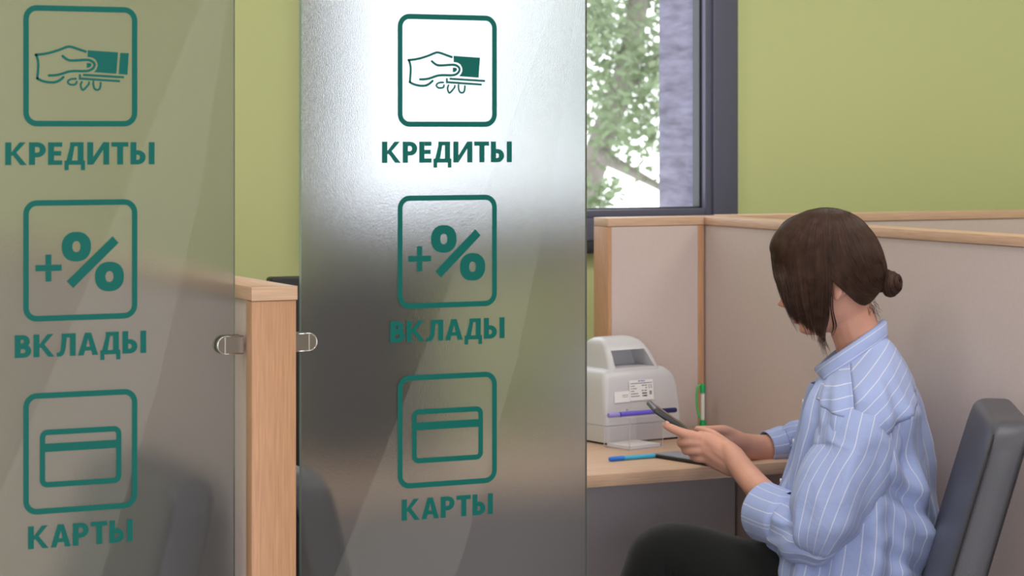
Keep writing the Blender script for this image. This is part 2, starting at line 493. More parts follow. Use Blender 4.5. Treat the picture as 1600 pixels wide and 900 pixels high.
class Art:
    def __init__(self, ox):
        self.bm = bmesh.new(); self.ox = ox; self.dz = 0

    def V(self, p):
        return self.bm.verts.new((p[0] - self.ox, OFFY + self.dz, p[1]))

    def poly(self, pts):
        self.bm.faces.new([self.V(p) for p in pts])

    def strip(self, outer, inner, closed=False):
        a = [self.V(p) for p in outer]; b = [self.V(p) for p in inner]; n = len(a)
        for i in range(n if closed else n - 1):
            j = (i + 1) % n
            self.bm.faces.new((a[i], a[j], b[j], b[i]))

    def stroke(self, pts, wd, caps=True):
        P = [Vector(p) for p in pts]; n = len(P); o = []; q_ = []
        for i in range(n):
            t1 = (P[i] - P[i - 1]).normalized() if i else (P[1] - P[0]).normalized()
            t2 = (P[i + 1] - P[i]).normalized() if i < n - 1 else t1
            t = (t1 + t2).normalized(); m = Vector((-t.y, t.x)); k = 1 / max(.5, m.dot(Vector((-t1.y, t1.x))))
            o.append(P[i] + m * wd / 2 * k); q_.append(P[i] - m * wd / 2 * k)
        self.strip([tuple(v) for v in o], [tuple(v) for v in q_])
        if caps:
            for e, d in ((0, P[0] - P[1]), (n - 1, P[-1] - P[-2])):
                d = d.normalized(); m = Vector((-d.y, d.x)); c = P[e]
                self.poly([tuple(c + m * (wd / 2 * math.cos(a)) + d * (wd / 2 * math.sin(a))) for a in [math.pi * k / 8 for k in range(9)]])

    def rrect(self, cx, cz, w_, h_, r, t):
        def path(w_, h_, r):
            out = []
            for sx, sz, a0 in ((1, 1, 0), (-1, 1, 90), (-1, -1, 180), (1, -1, 270)):
                for k in range(9):
                    a = math.radians(a0 + 90 * k / 8)
                    out.append((cx + sx * (w_ / 2 - r) + r * math.cos(a), cz + sz * (h_ / 2 - r) + r * math.sin(a)))
            return out
        self.strip(path(w_, h_, r), path(w_ - 2 * t, h_ - 2 * t, max(r - t, .0015)), True)

    def ring(self, cx, cz, rx, rz, ix, iz, p=2.0):
        f = lambda a, b, k: (cx + a * math.copysign(abs(math.cos(k)) ** (2 / p), math.cos(k)), cz + b * math.copysign(abs(math.sin(k)) ** (2 / p), math.sin(k)))
        K = [2 * math.pi * k / 40 for k in range(40)]
        self.strip([f(rx, rz, k) for k in K], [f(ix, iz, k) for k in K], True)

    def text(self, s, cx, base, width, cap):
        sw = .24                                       # stem width in cap heights
        x = 0; items = []
        for ch in s:
            g, wd = GLY[ch](sw); items.append((x, g)); x += wd + .085
        x -= .085; k = width / x
        for x_, g in items:
            for pi_, p in enumerate(g):
                self.dz = -.00006 * pi_
                pts = [(cx - width / 2 + (x_ + a) * k, base + b * cap) for a, b in p[1]]
                if p[0] == 'p':
                    self.poly(pts)
                else:
                    pin = [(cx - width / 2 + (x_ + a) * k, base + b * cap) for a, b in p[2]]
                    self.strip(pts, pin)

    def done(self, parent, name='sign'):
        return bm_obj(name, self.bm, M['teal'], parent)


def R_(x0, x1, y0, y1):
    return ('p', [(x0, y0), (x1, y0), (x1, y1), (x0, y1)])


def bowl(x0, xr, y0, y1, s, e=.5):
    """D-shaped bowl, from x0 to right extreme xr, thickness s"""
    out = []; inn = []
    h = (y1 - y0) / 2; cy = (y0 + y1) / 2; r = h; ri = h - s * .86; cx = xr - r * e * 2 if False else xr - min(h, xr - x0)
    rx = xr - cx; rxi = rx - s
    out.append((x0, y1)); inn.append((x0, y1 - s * .86))
    for k in range(13):
        a = math.pi / 2 - math.pi * k / 12
        out.append((cx + rx * math.cos(a), cy + r * math.sin(a))); inn.append((cx + rxi * math.cos(a), cy + ri * math.sin(a)))
    out.append((x0, y0)); inn.append((x0, y0 + s * .86))
    return ('s', out, inn)


def gK(s):
    return [R_(0, s, 0, 1), ('p', [(s, .43), (.56, 1), (.82, 1), (.44, .535)]), ('p', [(s, .43), (.44, .535), (.84, 0), (.585, 0), (s, .50)])] and \
        [R_(0, s, 0, 1), ('p', [(s, .41), (s, .56), (.555, 1), (.80, 1), (.435, .55), (.84, 0), (.59, 0), (.30, .42)])], .84


def gP(s): return [R_(0, s, 0, 1), bowl(s, .66, .34, 1, s)], .66
def gE(s): return [R_(0, s, 0, 1), R_(s, .56, 0, s * .84), R_(s, .52, .41, .41 + s * .84), R_(s, .56, 1 - s * .84, 1)], .56
def gI(s): return [R_(0, s, 0, 1), R_(.64, .64 + s, 0, 1), ('p', [(s, 0), (s, .34), (.64, 1), (.64, .66)]), ('p', [(s, .0), (.20, 0), (s, .0001)])][:3], .64 + s
def gT(s): return [R_(.235, .235 + s, 0, 1 - s * .84), R_(0, .685, 1 - s * .84, 1)], .685
def gY(s): return [R_(0, s, 0, 1), bowl(s, .62, 0, .64, s), R_(.74, .74 + s, 0, 1)], .74 + s
def gD(s):
    return [R_(0, .82, 0, .19), R_(0, .17, -.24, 0), R_(.65, .82, -.24, 0), R_(.52, .52 + s, .19, 1), R_(.22, .52, 1 - .18, 1),
            ('p', [(.075, .19), (.30, .19), (.40, .82), (.22, .82)])], .82
def gL(s):
    return [R_(.53, .53 + s, 0, 1), R_(.20, .53, .82, 1), ('p', [(.20, .82), (.41, .82), (.36, .32), (.29, .08), (.19, 0), (.05, -.02), (0, -.01), (0, .165), (.09, .17), (.14, .24), (.17, .45)])], .53 + s
def gA(s):
    return [('p', [(0, 0), (.235, 0), (.285, .21), (.335, .38), (.41, .74), (.41, 1), (.285, 1)]), ('p', [(.82, 0), (.585, 0), (.535, .21), (.485, .38), (.41, .74), (.41, 1), (.535, 1)]),
            ('p', [(.285, .21), (.535, .21), (.485, .38), (.335, .38)])], .82
def gV(s): return [R_(0, s, 0, 1), bowl(s, .66, 0, .585, s), bowl(s, .60, .43, 1, s)], .66


GLY = {'К': gK, 'Р': gP, 'Е': gE, 'И': gI, 'Т': gT, 'Ы': gY, 'Д': gD, 'Л': gL, 'А': gA, 'В': gV}


def make_panel(label, x_left, x_right, shift, second):
    t = thing('privacy_screen', label, 'glass screen', ((x_left + x_right) / 2, GY, .45))
    ox = (x_left + x_right) / 2; h = (x_right - x_left) / 2
    bm = bmesh.new(); add_box(bm, -h, h, 0, GT, 0, 1.6)
    g = bm_obj('frosted_sheet', bm, M['frost'], t); g.data.materials.append(M['glass_edge'])
    for p in g.data.polygons:
        if abs(p.normal.y) < .5:
            p.material_index = 1
    # zero z of art is 0 -> parent base .45
    def fin(a, name, m=None):
        o = a.done(t, name); o.location = (0, 0, -.45)
        if m:
            o.data.materials.clear(); o.data.materials.append(m)
        return o
    s = shift
    bx = S1 + s
    icons = []
    for zc in (1.36 + .080, 1.36 - .154, 1.36 - .3853):
        icons.append(zc)
    BW, BH, BR, BT = .1405, .1455, .0165, .0068
    # credit icon
    a = Art(ox); a.rrect(bx, icons[0], BW, BH, BR, BT)
    z6 = lambda x, y: (sp(20 + x / 8, 50 + y / 8)[0] + s, sp(20 + x / 8, 50 + y / 8)[1])
    lw = 32 / 8 / 1300
    for pts in ([(905, 245), (840, 223), (760, 196), (705, 183), (660, 192), (560, 230), (450, 262), (360, 278), (285, 285)],
                [(285, 285), (305, 330), (315, 400), (312, 480), (303, 580)],
                [(303, 580), (360, 610), (440, 628), (520, 628), (580, 605), (630, 565)],
                [(620, 302), (670, 340), (720, 357), (800, 355), (880, 350), (940, 350), (985, 365), (1015, 395), (1015, 428), (990, 462), (940, 485), (880, 490), (780, 488), (700, 495), (620, 520), (540, 540), (450, 543)]):
        a.stroke([z6(*p) for p in cr(pts, 4)], lw)
    for pts in ([(785, 585), (730, 588), (695, 605), (685, 630), (710, 655), (750, 660), (785, 650), (795, 622)],
                [(860, 625), (845, 660), (855, 705), (875, 725), (905, 700), (945, 655), (950, 630)],
                [(1003, 620), (1005, 670), (1020, 710), (1050, 725), (1080, 712), (1092, 680), (1095, 635)]):
        a.stroke([z6(*p) for p in cr(pts, 3)], lw * .8)
    a.poly([z6(*p) for p in [(920, 388), (965, 388), (983, 405), (975, 428), (950, 445), (920, 448)]])
    a.poly([z6(*p) for p in [(932, 228), (1312, 255), (1292, 522), (1010, 502), (1040, 470), (1058, 430), (1055, 390), (1030, 345), (990, 320), (932, 312)]])
    if not second:
        a.poly([z6(*p) for p in [(1340, 260), (1447, 265), (1430, 535), (1320, 525)]])
    a.poly([z6(*p) for p in [(875, 522), (1385, 552), (1385, 580), (875, 550)]])
    a.poly([z6(*p) for p in [(822, 528), (848, 528), (850, 568), (1338, 602), (1335, 628), (822, 596)]])
    fin(a, 'credit_icon')
    a = Art(ox); a.text('КРЕДИТЫ', bx, 1.321, .184, .0272); fin(a, 'lettering')
    # percent icon
    a = Art(ox); a.rrect(bx, icons[1], BW, BH, BR, BT)
    z3 = lambda x, y: (sp(x / 3, 300 + y / 3)[0] + s, sp(x / 3, 300 + y / 3)[1])
    for pts in ([(165, 343), (288, 340), (288, 369), (165, 372)], [(212, 294), (240, 293), (240, 340.8), (212, 341.5)], [(212, 371.5), (240, 370.8), (240, 419), (212, 420)],
                [(527, 207), (555, 238), (342, 450), (312, 418)]):
        a.poly([z3(*p) for p in pts])
    for cx, cy in ((357, 256), (512, 396)):
        c = z3(cx, cy); a.ring(c[0], c[1], 70 / 3 / 1290, 70 / 3 / 1300, 19 / 3 / 1290, 26 / 3 / 1300, 2.25)
    fin(a, 'percent_icon')
    a = Art(ox); a.text('ВКЛАДЫ', bx + .0004, 1.0905, .162, .0272); fin(a, 'lettering')
    # card icon
    a = Art(ox); a.rrect(bx, icons[2], BW, BH, BR, BT)
    a.rrect(bx, 1.36 - 512 / 1307, .1006, .0695, .0095, .0066)
    z = 1.36 - 495 / 1307; hw = .1006 / 2 - .0066
    a.poly([(bx - hw, z - .005), (bx + hw, z - .005), (bx + hw, z + .005), (bx - hw, z + .005)])
    fin(a, 'card_icon')
    a = Art(ox); a.text('КАРТЫ', bx, .861, .129, .0272); fin(a, 'lettering')
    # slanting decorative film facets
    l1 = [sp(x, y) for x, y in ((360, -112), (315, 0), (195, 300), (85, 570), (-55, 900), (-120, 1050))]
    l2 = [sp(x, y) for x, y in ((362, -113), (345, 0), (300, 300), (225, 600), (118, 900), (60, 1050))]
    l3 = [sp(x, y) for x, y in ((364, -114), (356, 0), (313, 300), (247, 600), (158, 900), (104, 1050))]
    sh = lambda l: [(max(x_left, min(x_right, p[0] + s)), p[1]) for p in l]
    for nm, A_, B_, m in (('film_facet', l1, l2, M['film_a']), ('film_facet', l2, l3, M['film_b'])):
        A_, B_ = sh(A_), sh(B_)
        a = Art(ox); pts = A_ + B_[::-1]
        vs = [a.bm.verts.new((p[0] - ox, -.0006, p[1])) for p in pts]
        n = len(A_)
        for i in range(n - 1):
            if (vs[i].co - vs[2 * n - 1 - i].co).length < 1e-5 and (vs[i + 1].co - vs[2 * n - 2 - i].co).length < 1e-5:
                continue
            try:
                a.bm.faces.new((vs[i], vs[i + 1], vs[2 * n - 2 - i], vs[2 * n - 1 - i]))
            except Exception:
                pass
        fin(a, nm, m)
    return t


xr1 = sp(367, 450)[0]; xl2 = sp(471, 450)[0]; xr2 = sp(917, 450)[0]
make_panel('frosted glass panel at the left with banknote, percent and card signs on greenish ground', xr1 - (xr2 - xl2), xr1, 0, False)
make_panel('frosted glass panel in the middle, bright at its top, right of the wooden post', xl2, xr2, DX, True)


def clamp(label, x_post, sgn):
    """steel clamp from the post's side to the glass; sgn -1 to the left"""
    zc = 1.36 - (539 - 207) * 2.94 / F_PX
    t = thing('glass_clamp', label, 'clamp', (x_post, GY, zc))
    hh = .0115; Lc = .036
    def dshape(y0, y1, x_in, x_out, name, m, hh=hh):
        bm = bmesh.new(); pts = [(x_in, -hh), (x_in, hh)]
        r = hh
        for k in range(13):
            a = math.pi / 2 - math.pi * k / 12
            pts.append((x_out - r + r * math.cos(a), r * math.sin(a)))
        f = bm.faces.new([bm.verts.new((sgn * p[0], y0, p[1])) for p in pts])
        ex = bmesh.ops.extrude_face_region(bm, geom=[f])
        bmesh.ops.translate(bm, verts=[v for v in ex['geom'] if isinstance(v, bmesh.types.BMVert)], vec=(0, y1 - y0, 0))
        bmesh.ops.bevel(bm, geom=[e for e in bm.edges if abs(e.calc_face_angle(0)) > 1], offset=.0008, segments=2, affect='EDGES')
        return bm_obj(name, bm, m, t, smooth=True, ang=35)
    dshape(-.0075, -.0013, .001, Lc, 'front_jaw', M['steel'])
    dshape(GT + .0003, GT + .007, .001, Lc, 'back_jaw', M['steel'])
    bm = bmesh.new(); pts = [(sgn * .002, -.0078, hh - .0006)]
    for k in range(13):
        a = math.pi / 2 - math.pi * k / 12; pts.append((sgn * (Lc - hh + (hh - .0006) * math.cos(a)), -.0078, (hh - .0006) * math.sin(a)))
    pts.append((sgn * .002, -.0078, -hh + .0006))
    add_tube(bm, [p + (.0008, .0008) for p in pts], 6); bm_obj('polished_rim', bm, M['steel_edge'], t, smooth=True)
    x_ = sgn * (Lc - hh * .98)
    box('groove_line', min(x_, x_ + sgn * .0012), max(x_, x_ + sgn * .0012), -.0079, -.0074, -hh + .001, hh - .001, M['steel_edge'], t)
    b = box('bracket', min(sgn * .0005, sgn * .02), max(sgn * .0005, sgn * .02), -.001, GT, -hh + .0003, hh - .0003, M['steel_edge'], t, bev=.0005)
    return t


clamp('small steel clamp gripping the left glass panel at the wooden post', -.963, -1)
clamp('small steel clamp gripping the middle glass panel at the wooden post', -.903, 1)

# ------------------------------------------------------------------ chairs
def make_chair(label, loc, facing, rec=16.4, bw=.46, group='grey upholstered visitor chairs'):
    """facing: angle (rad) of the sitting direction in the floor plane. origin = foot of the back cushion"""
    t = thing('visitor_chair', label, 'chair', loc, facing, group)      # local +x = forward
    k = math.tan(math.radians(rec))
    # back cushion as lofted rounded slab leaning to -x
    bm = bmesh.new()
    prof = []
    Hb, th = .497, .064
    z0 = .42
    RL, RTk = .05, .014
    def halfw(z, hw):
        q_ = max(0, z - (Hb - RL)); return hw - RL + math.sqrt(max(0, RL * RL - q_ * q_))
    def halft(z):
        q_ = max(0, z - (Hb - RTk)); return th / 2 - RTk + math.sqrt(max(0, RTk * RTk - q_ * q_))
    zs = [Hb * .92 * i / 14 for i in range(15)] + [Hb - RL * (1 - math.sin(math.radians(a_))) for a_ in (5, 18, 32, 45, 56, 66, 75, 83, 89.5)]
    zs = sorted(z for z in zs)
    rings_ = []
    m_ = 40
    for z in zs:
        rr = []; hw = halfw(z, bw / 2); ht = halft(z)
        for j in range(m_):
            a = 2 * math.pi * j / m_; ca, sa = math.cos(a), math.sin(a)
            px_ = math.copysign(abs(ca) ** .3, ca) * ht; py_ = math.copysign(abs(sa) ** .16, sa) * hw
            rr.append(bm.verts.new((-k * z + px_ + (.008 * math.sin(min(1, z / Hb) * math.pi) * (1 - (py_ / hw) ** 2) if ca > 0 else 0), py_, z0 + z)))
        rings_.append(rr)
    for i in range(len(zs) - 1):
        for j in range(m_):
            bm.faces.new((rings_[i][j], rings_[i][(j + 1) % m_], rings_[i + 1][(j + 1) % m_], rings_[i + 1][j]))
    bm.faces.new(rings_[0]); bm.faces.new(rings_[-1])
    bmesh.ops.recalc_face_normals(bm, faces=bm.faces)
    back = bm_obj('backrest', bm, M['leather'], t, smooth=True, ang=60)
    # seams around the side boxing
    for sy in (-1, 1):
        for xo in (.0262, -.0262):
            bm = bmesh.new()
            pts = []
            for z in [Hb * .9 * i / 12 for i in range(13)] + [Hb - RL * (1 - math.sin(math.radians(a_))) for a_ in (0, 12, 25, 38)]:
                pts.append((-k * z + xo, sy * (halfw(z, bw / 2) - .0012), z0 + z + .0003, .0012, .0012))
            add_tube(bm, pts, 5)
            bm_obj('seam', bm, M['stitch'], back, smooth=True)
    # seat
    bm = bmesh.new(); add_box(bm, .0, .47, -bw / 2, bw / 2, .40, .475, bev=.024, seg=4)
    seat = bm_obj('seat', bm, M['leather'], t, smooth=True, ang=60)
    for sx in (.04, .43):
        for sy in (-1, 1):
            bm = bmesh.new()
            add_tube(bm, [(sx, sy * (bw / 2 - .03), .41, .011, .011), (sx + (.015 if sx > .2 else -.03), sy * (bw / 2 - .02), 0, .010, .010)], 10)
            bm_obj('leg', bm, M['black'], t, smooth=True, ang=50)
    return t


# the woman's chair: foot of the cushion taken from its visible side
def face_dir(v):
    return math.atan2(v.y, v.x)


cb = W(1545, 800, 3.61); cb.z = 0
d1 = (-RT * .994 + FW * .11)                       # faces left and a little towards the room
chair1_dir = d1.normalized(); lat = Vector((chair1_dir.y, -chair1_dir.x, 0))
if lat.dot(FW) < 0:
    lat = -lat                                     # towards the partition
k_ = math.tan(math.radians(16.4))
zside = 1.36 - (800 - 207) / F_PX * 3.61
org = Vector((cb.x, cb.y, 0)) + chair1_dir * (k_ * (zside - .42)) + lat * .195
make_chair('dark grey leatherette chair behind the seated woman at the right edge', org, face_dir(chair1_dir), bw=.39)
# chair seen through the middle panel, turned the other way
make_chair('grey chair with its back to the wooden post, blurred behind the middle frosted screen', Vector((-.735, -.665, 0)), 0.0, rec=13.5, bw=.42)
make_chair('dark grey chair blurred behind the lower right of the left frosted screen', Vector((-1.122, -.668, 0)), math.pi, rec=13.5, bw=.42)

# ------------------------------------------------------------------ monitor on the clerk's end of the desk
mp_ = W(520, 600, 4.55)
mon = thing('monitor', 'black monitor seen in the gap right of the wooden post', 'monitor', (-.32, .30, DT), 0)
box('screen_housing', -.17, .17, -.012, .022, .008, .349, M['black'], mon, bev=.006)
box('screen', -.158, .158, .0222, .0235, .06, .335, M['screen'], mon)
box('stand_neck', -.03, .03, .0, .02, .004, .12, M['black'], mon, bev=.003)
box('stand_base', -.11, .11, -.08, .1, 0, .012, M['black'], mon, bev=.004)

# ------------------------------------------------------------------ currency detector
dl = on_z(947, 696, DT); dr = on_z(1060, 684, DT)
ang = math.atan2(dr.y - dl.y, dr.x - dl.x)
ang = math.radians(9)
det = thing('currency_detector', 'light grey banknote detector with a carrying recess and white labels on desk', 'device', (dl.x, dl.y, DT), ang)
DWd = .190


def loft_rects(secs, nc=6):
    """secs: z,x0,x1,y0,y1,r"""
    bm = bmesh.new(); rs = []
    for z, x0, x1, y0, y1, r in secs:
        rr = []
        for (cx, cy, a0) in ((x1 - r, y1 - r, 0), (x0 + r, y1 - r, 90), (x0 + r, y0 + r, 180), (x1 - r, y0 + r, 270)):
            for k in range(nc + 1):
                a = math.radians(a0 + 90 * k / nc)
                rr.append(bm.verts.new((cx + r * math.cos(a), cy + r * math.sin(a), z)))
        rs.append(rr)
    m_ = len(rs[0])
    for i in range(len(rs) - 1):
        for j in range(m_):
            bm.faces.new((rs[i][j], rs[i][(j + 1) % m_], rs[i + 1][(j + 1) % m_], rs[i + 1][j]))
    bm.faces.new(rs[0]); bm.faces.new(rs[-1]); return bm


B = .19
bm = loft_rects([(.004, .0, DWd, .0, B, .012), (.035, -.001, DWd + .001, .0, B, .012), (.0355, .0005, DWd - .0005, .0015, B, .012), (.0375, .0005, DWd - .0005, .0015, B, .012), (.038, -.001, DWd + .001, .0, B, .012),
                 (.07, 0, DWd, .002, B, .012), (.105, .002, DWd - .003, .006, B - .004, .012), (.125, .004, DWd - .008, .010, B - .010, .013),
                 (.136, .008, DWd - .016, .014, B - .018, .013), (.143, .014, DWd - .026, .021, B - .028, .012), (.1465, .028, DWd - .042, .034, B - .045, .010)])
body = bm_obj('body', bm, M['plastic'], det, smooth=True, ang=45)
hx0, hx1 = .025, .148
bm = loft_rects([(.10, hx0 - .004, hx1 + .004, .012, .155, .010), (.135, hx0 - .003, hx1 + .003, .016, .150, .010), (.148, hx0, hx1 - .001, .021, .142, .010), (.172, hx0 + .002, hx1 - .009, .031, .128, .011),
                 (.188, hx0 + .004, hx1 - .017, .040, .118, .012), (.197, hx0 + .007, hx1 - .024, .050, .108, .012), (.202, hx0 + .013, hx1 - .032, .062, .098, .010), (.2035, hx0 + .022, hx1 - .040, .070, .090, .007)])
hood = bm_obj('hood', bm, M['plastic'], det, smooth=True, ang=45)
cut = bpy.data.objects.new('cutter', bpy.data.meshes.new('cutter')); COL.objects.link(cut); cut.parent = det
bmc = loft_rects([(.146, hx0 + .013, hx1 - .013, -.02, .085, .003), (.180, hx0 + .013, hx1 - .028, -.02, .085, .003)], 3); bmesh.ops.recalc_face_normals(bmc, faces=bmc.faces)
bmc.to_mesh(cut.data); bmc.free(); cut.data.materials.append(M['plastic_d'])
md = hood.modifiers.new('b', 'BOOLEAN'); md.operation = 'DIFFERENCE'; md.object = cut; md.solver = 'EXACT'
evalmesh(hood, 'hood'); bpy.data.objects.remove(cut)
box('rubber_foot', .008, DWd - .008, .006, B - .01, 0, .0045, M['black'], det)


def label_at(x0, x1, z0, z1, name, lines, parent=det):
    yb = -.0006 + .0055 * max(0, (z0 + z1) / 2 - .07) / .035 * .0
    o = box(name, x0, x1, 0, .0004, 0, z1 - z0, M['paper'], parent)
    o.location = (0, .0012, z0); o.rotation_euler = (math.radians(-6.0), 0, 0)
    for (m, segs) in lines:
        bm = bmesh.new()
        for (a0, a1, b0, b1) in segs:
            w_, h_ = x1 - x0, z1 - z0
            add_box(bm, x0 + a0 * w_, x0 + a1 * w_, -.0003, .0001, b0 * h_, b1 * h_)
        bm_obj('print', bm, M[m], o)
    return o


rnd = random.Random(5)
segs = []
for r_, (a, b) in enumerate([(.05, .95), (.05, .22), (.05, .3), (.05, .2), (.05, .36), (.05, .4)]):
    z = .82 - r_ * .125; x = a
    while x < b:
        wl = rnd.uniform(.03, .07); segs.append((x, min(b, x + wl), z, z + .035)); x += wl + .015
segs += [(.52, .62, .70, .74), (.65, .73, .70, .74), (.67, .72, .58, .62), (.5, .58, .45, .49), (.62, .72, .45, .49), (.52, .72, .31, .37), (.52, .56, .19, .24), (.58, .72, .18, .25)]
# CE mark: C and E as arcs of small bars
ce = []
for cx in (.84, .93):
    for k in range(9):
        a = math.radians(70 + 220 * k / 8); x, z = cx + .032 * math.cos(a), .66 + .075 * math.sin(a); ce.append((x - .008, x + .008, z - .013, z + .013))
ce.append((.90, .935, .65, .67))
eac = [(.83, .92, .40, .43), (.83, .86, .33, .36), (.83, .92, .26, .29), (.83, .845, .26, .43), (.87, .89, .30, .40), (.905, .92, .26, .43)]
label_at(.060, .119, .0825, .1225, 'rating_label', [('ink', segs + ce + eac), ('blue_ink', [(.38, .47, .925, .965), (.49, .57, .925, .965), (.59, .66, .925, .965)])])
label_at(.0225, .0595, .081, .1025, 'small_label', [('ink', [(.52, .7, .62, .66), (.74, .9, .62, .66), (.52, .62, .47, .5), (.65, .9, .47, .5)])])
bm = bmesh.new(); add_tube(bm, [(.052, .004, .066, .0018, .0018), (.052, -.0006, .066, .0018, .0018)], 10)
bm_obj('screw', bm, M['plastic_d'], det)

# ------------------------------------------------------------------ acrylic note box with paper
hb = on_z(984, 704.5, DT)
hold = thing('note_box', 'clear acrylic note box standing before the grey banknote detector', 'note box', (hb.x, hb.y, DT), math.radians(14))
hw_, hd_, hh_ = .087, .074, .062
t_ = .002
box('front_wall', 0, hw_, 0, t_, 0, hh_, M['acrylic'], hold)
box('side_wall', 0, t_, t_, hd_, 0, hh_, M['acrylic'], hold)
box('side_wall', hw_ - t_, hw_, t_, hd_, 0, hh_, M['acrylic'], hold)
box('floor_plate', t_, hw_ - t_, t_, hd_, 0, .002, M['acrylic_edge'], hold)
bm = bmesh.new()
for a in ((0, hw_, -.0003, .0009, hh_ - .0008, hh_), (0, .001, -.0003, .0009, 0, hh_), (hw_ - .001, hw_, -.0003, .0009, 0, hh_), (0, hw_, -.0003, .0009, 0, .0012), (-.0003, .0009, 0, hd_, hh_ - .0008, hh_), (hw_ - .0009, hw_ + .0003, 0, hd_, hh_ - .0008, hh_), (-.0003, .0009, hd_ - .001, hd_, 0, hh_)):
    add_box(bm, *a)
bm_obj('polished_edges', bm, M['acrylic_edge'], hold)
pap = box('note_paper', t_ + .002, hw_ - t_ - .002, t_ + .002, hd_ - .004, .0021, .0075, M['paper'])
pap.location = (hb.x, hb.y, DT); pap.rotation_euler = (0, 0, math.radians(14))
tag(pap, 'thin stack of white note paper lying inside the clear acrylic box', 'paper')


def pen(name, label, pts, parts):
    a, b = Vector(pts[0]), Vector(pts[1])
    d = (b - a); Lp = d.length
    t = thing(name, label, 'pen', a); t.rotation_mode = 'QUATERNION'; t.rotation_quaternion = d.to_track_quat('Z', 'Y')
    for nm, m, secs in parts:
        bm = bmesh.new(); add_tube(bm, [(0, 0, s * Lp, r, r) for s, r in secs], 14); bm_obj(nm, bm, M[m], t, smooth=True, ang=50)
    return t


# violet and navy pen laid across the box and leaning on it
e1 = hold.matrix_basis @ Vector((-.028, .03, hh_ + .0052)); e2 = hold.matrix_basis @ Vector((hw_ + .048, .015, hh_ + .0052))
pen('marker_pen', 'violet pen with a dark navy cap lying across the top of the acrylic box', (e1, e2),
    [('end_cap', 'lilac', [(0, .0045), (.02, .005), (.15, .005)]), ('barrel', 'violet', [(.171, .005), (.5, .0048), (.70, .0046)]), ('pen_cap', 'navy', [(.701, .0052), (.98, .005), (1, .0045)])])
b1 = on_z(952, 717.5, DT + .0045); b2 = on_z(1027, 711.5, DT + .0045)
pen('ballpoint_pen', 'light blue ballpoint pen lying on the desk by the dark notebook', (b1, b2),
    [('pen_cap', 'blue', [(0, .0034), (.05, .0044), (.28, .0046), (.30, .0043)]), ('barrel', 'cyan', [(.301, .0041), (.9, .0041), (.97, .003), (1, .0016)])])

# dark glittery notebook
nb = on_z(1019, 715, DT)
nbk = thing('notebook', 'black notebook with speckled silver cover lying at desk edge under the hands', 'notebook', (nb.x, nb.y, DT), 0)
nf = on_z(1094, 727, DT); nang = math.atan2(nf.y - nb.y, nf.x - nb.x)
nbk.rotation_euler = (0, 0, nang)
box('cover', 0, .16, 0, .062, 0.0005, .0075, M['black'], nbk, bev=.0025, seg=3)
box('speckled_top', .003, .157, .003, .059, .0074, .0082, M['glitter'], nbk, bev=.0003)

# green pen upright in its stand
gp = on_z(1098, 672, DT)
gs = thing('stand_pen', 'green and clear counter pen standing upright in the desk corner', 'pen', (gp.x, gp.y, DT))
bm = bmesh.new(); add_tube(bm, [(0, 0, 0, .017, .017), (0, 0, .006, .017, .017), (0, 0, .010, .008, .008), (0, 0, .021, .0062, .0062)], 18); bm_obj('stand', bm, M['green'], gs, smooth=True, ang=40)
bm = bmesh.new(); add_tube(bm, [(0, 0, .0212, .0042, .0042), (.0, 0, .076, .0042, .0042)], 14); bm_obj('barrel', bm, M['clearwhite'], gs, smooth=True, ang=40)
bm = bmesh.new(); add_tube(bm, [(0, 0, .0762, .0058, .0058), (.0, 0, .09, .0060, .0060), (0, 0, .095, .004, .004)], 14); bm_obj('pen_cap', bm, M['green'], gs, smooth=True, ang=40)
bm = bmesh.new(); pts = cr([(-.004, .0, .092), (-.011, .0, .086), (-.0125, 0, .06), (-.0095, 0, .035), (-.005, 0, .024)], 5)
add_tube(bm, [tuple(RT * p[0] + UP * p[2]) + (.0022, .0022) for p in pts], 8); bm_obj('pocket_clip', bm, M['lightgreen'], gs, smooth=True)

# ================================================================== the woman
DP = 4.05
per = thing('person', 'seated woman in blue striped shirt with dark bun looking at phone', 'person', (0, 0, 0))
hip = W(1340, 1000, DP); per.location = (hip.x, hip.y, 0); PB = Vector((hip.x, hip.y, 0))
PW = lambda px, py, d: W(px, py, d) - PB
yaw, pit = math.radians(8), math.radians(17)
HF = (-RT * math.cos(yaw) + FW * math.sin(yaw)); HN = -(FW * math.cos(yaw) + RT * math.sin(yaw))   # face direction (flat), near side
HFd = HF * math.cos(pit) - UP * math.sin(pit); HU = UP * math.cos(pit) + HF * math.sin(pit)
HO = PW(1299, 414, DP); HS = .93


def HL(f, s, u, k=HS):
    return HO + HFd * (f * k) + HN * (s * k) + HU * (u * k)


def lerp_tab(tab, h):
    for i in range(len(tab) - 1):
        if h <= tab[i + 1][0]:
            a, b = tab[i], tab[i + 1]; t = (h - a[0]) / (b[0] - a[0]); t = max(0, min(1, t))
            p0 = tab[max(i - 1, 0)]; p3 = tab[min(i + 2, len(tab) - 1)]
            out = []
            for k in range(1, len(a)):
                out.append(a[k] + (b[k] - a[k]) * (t * t * (3 - 2 * t)) * .5 + (b[k] - a[k]) * t * .5)
            return out
    return list(tab[-1][1:])


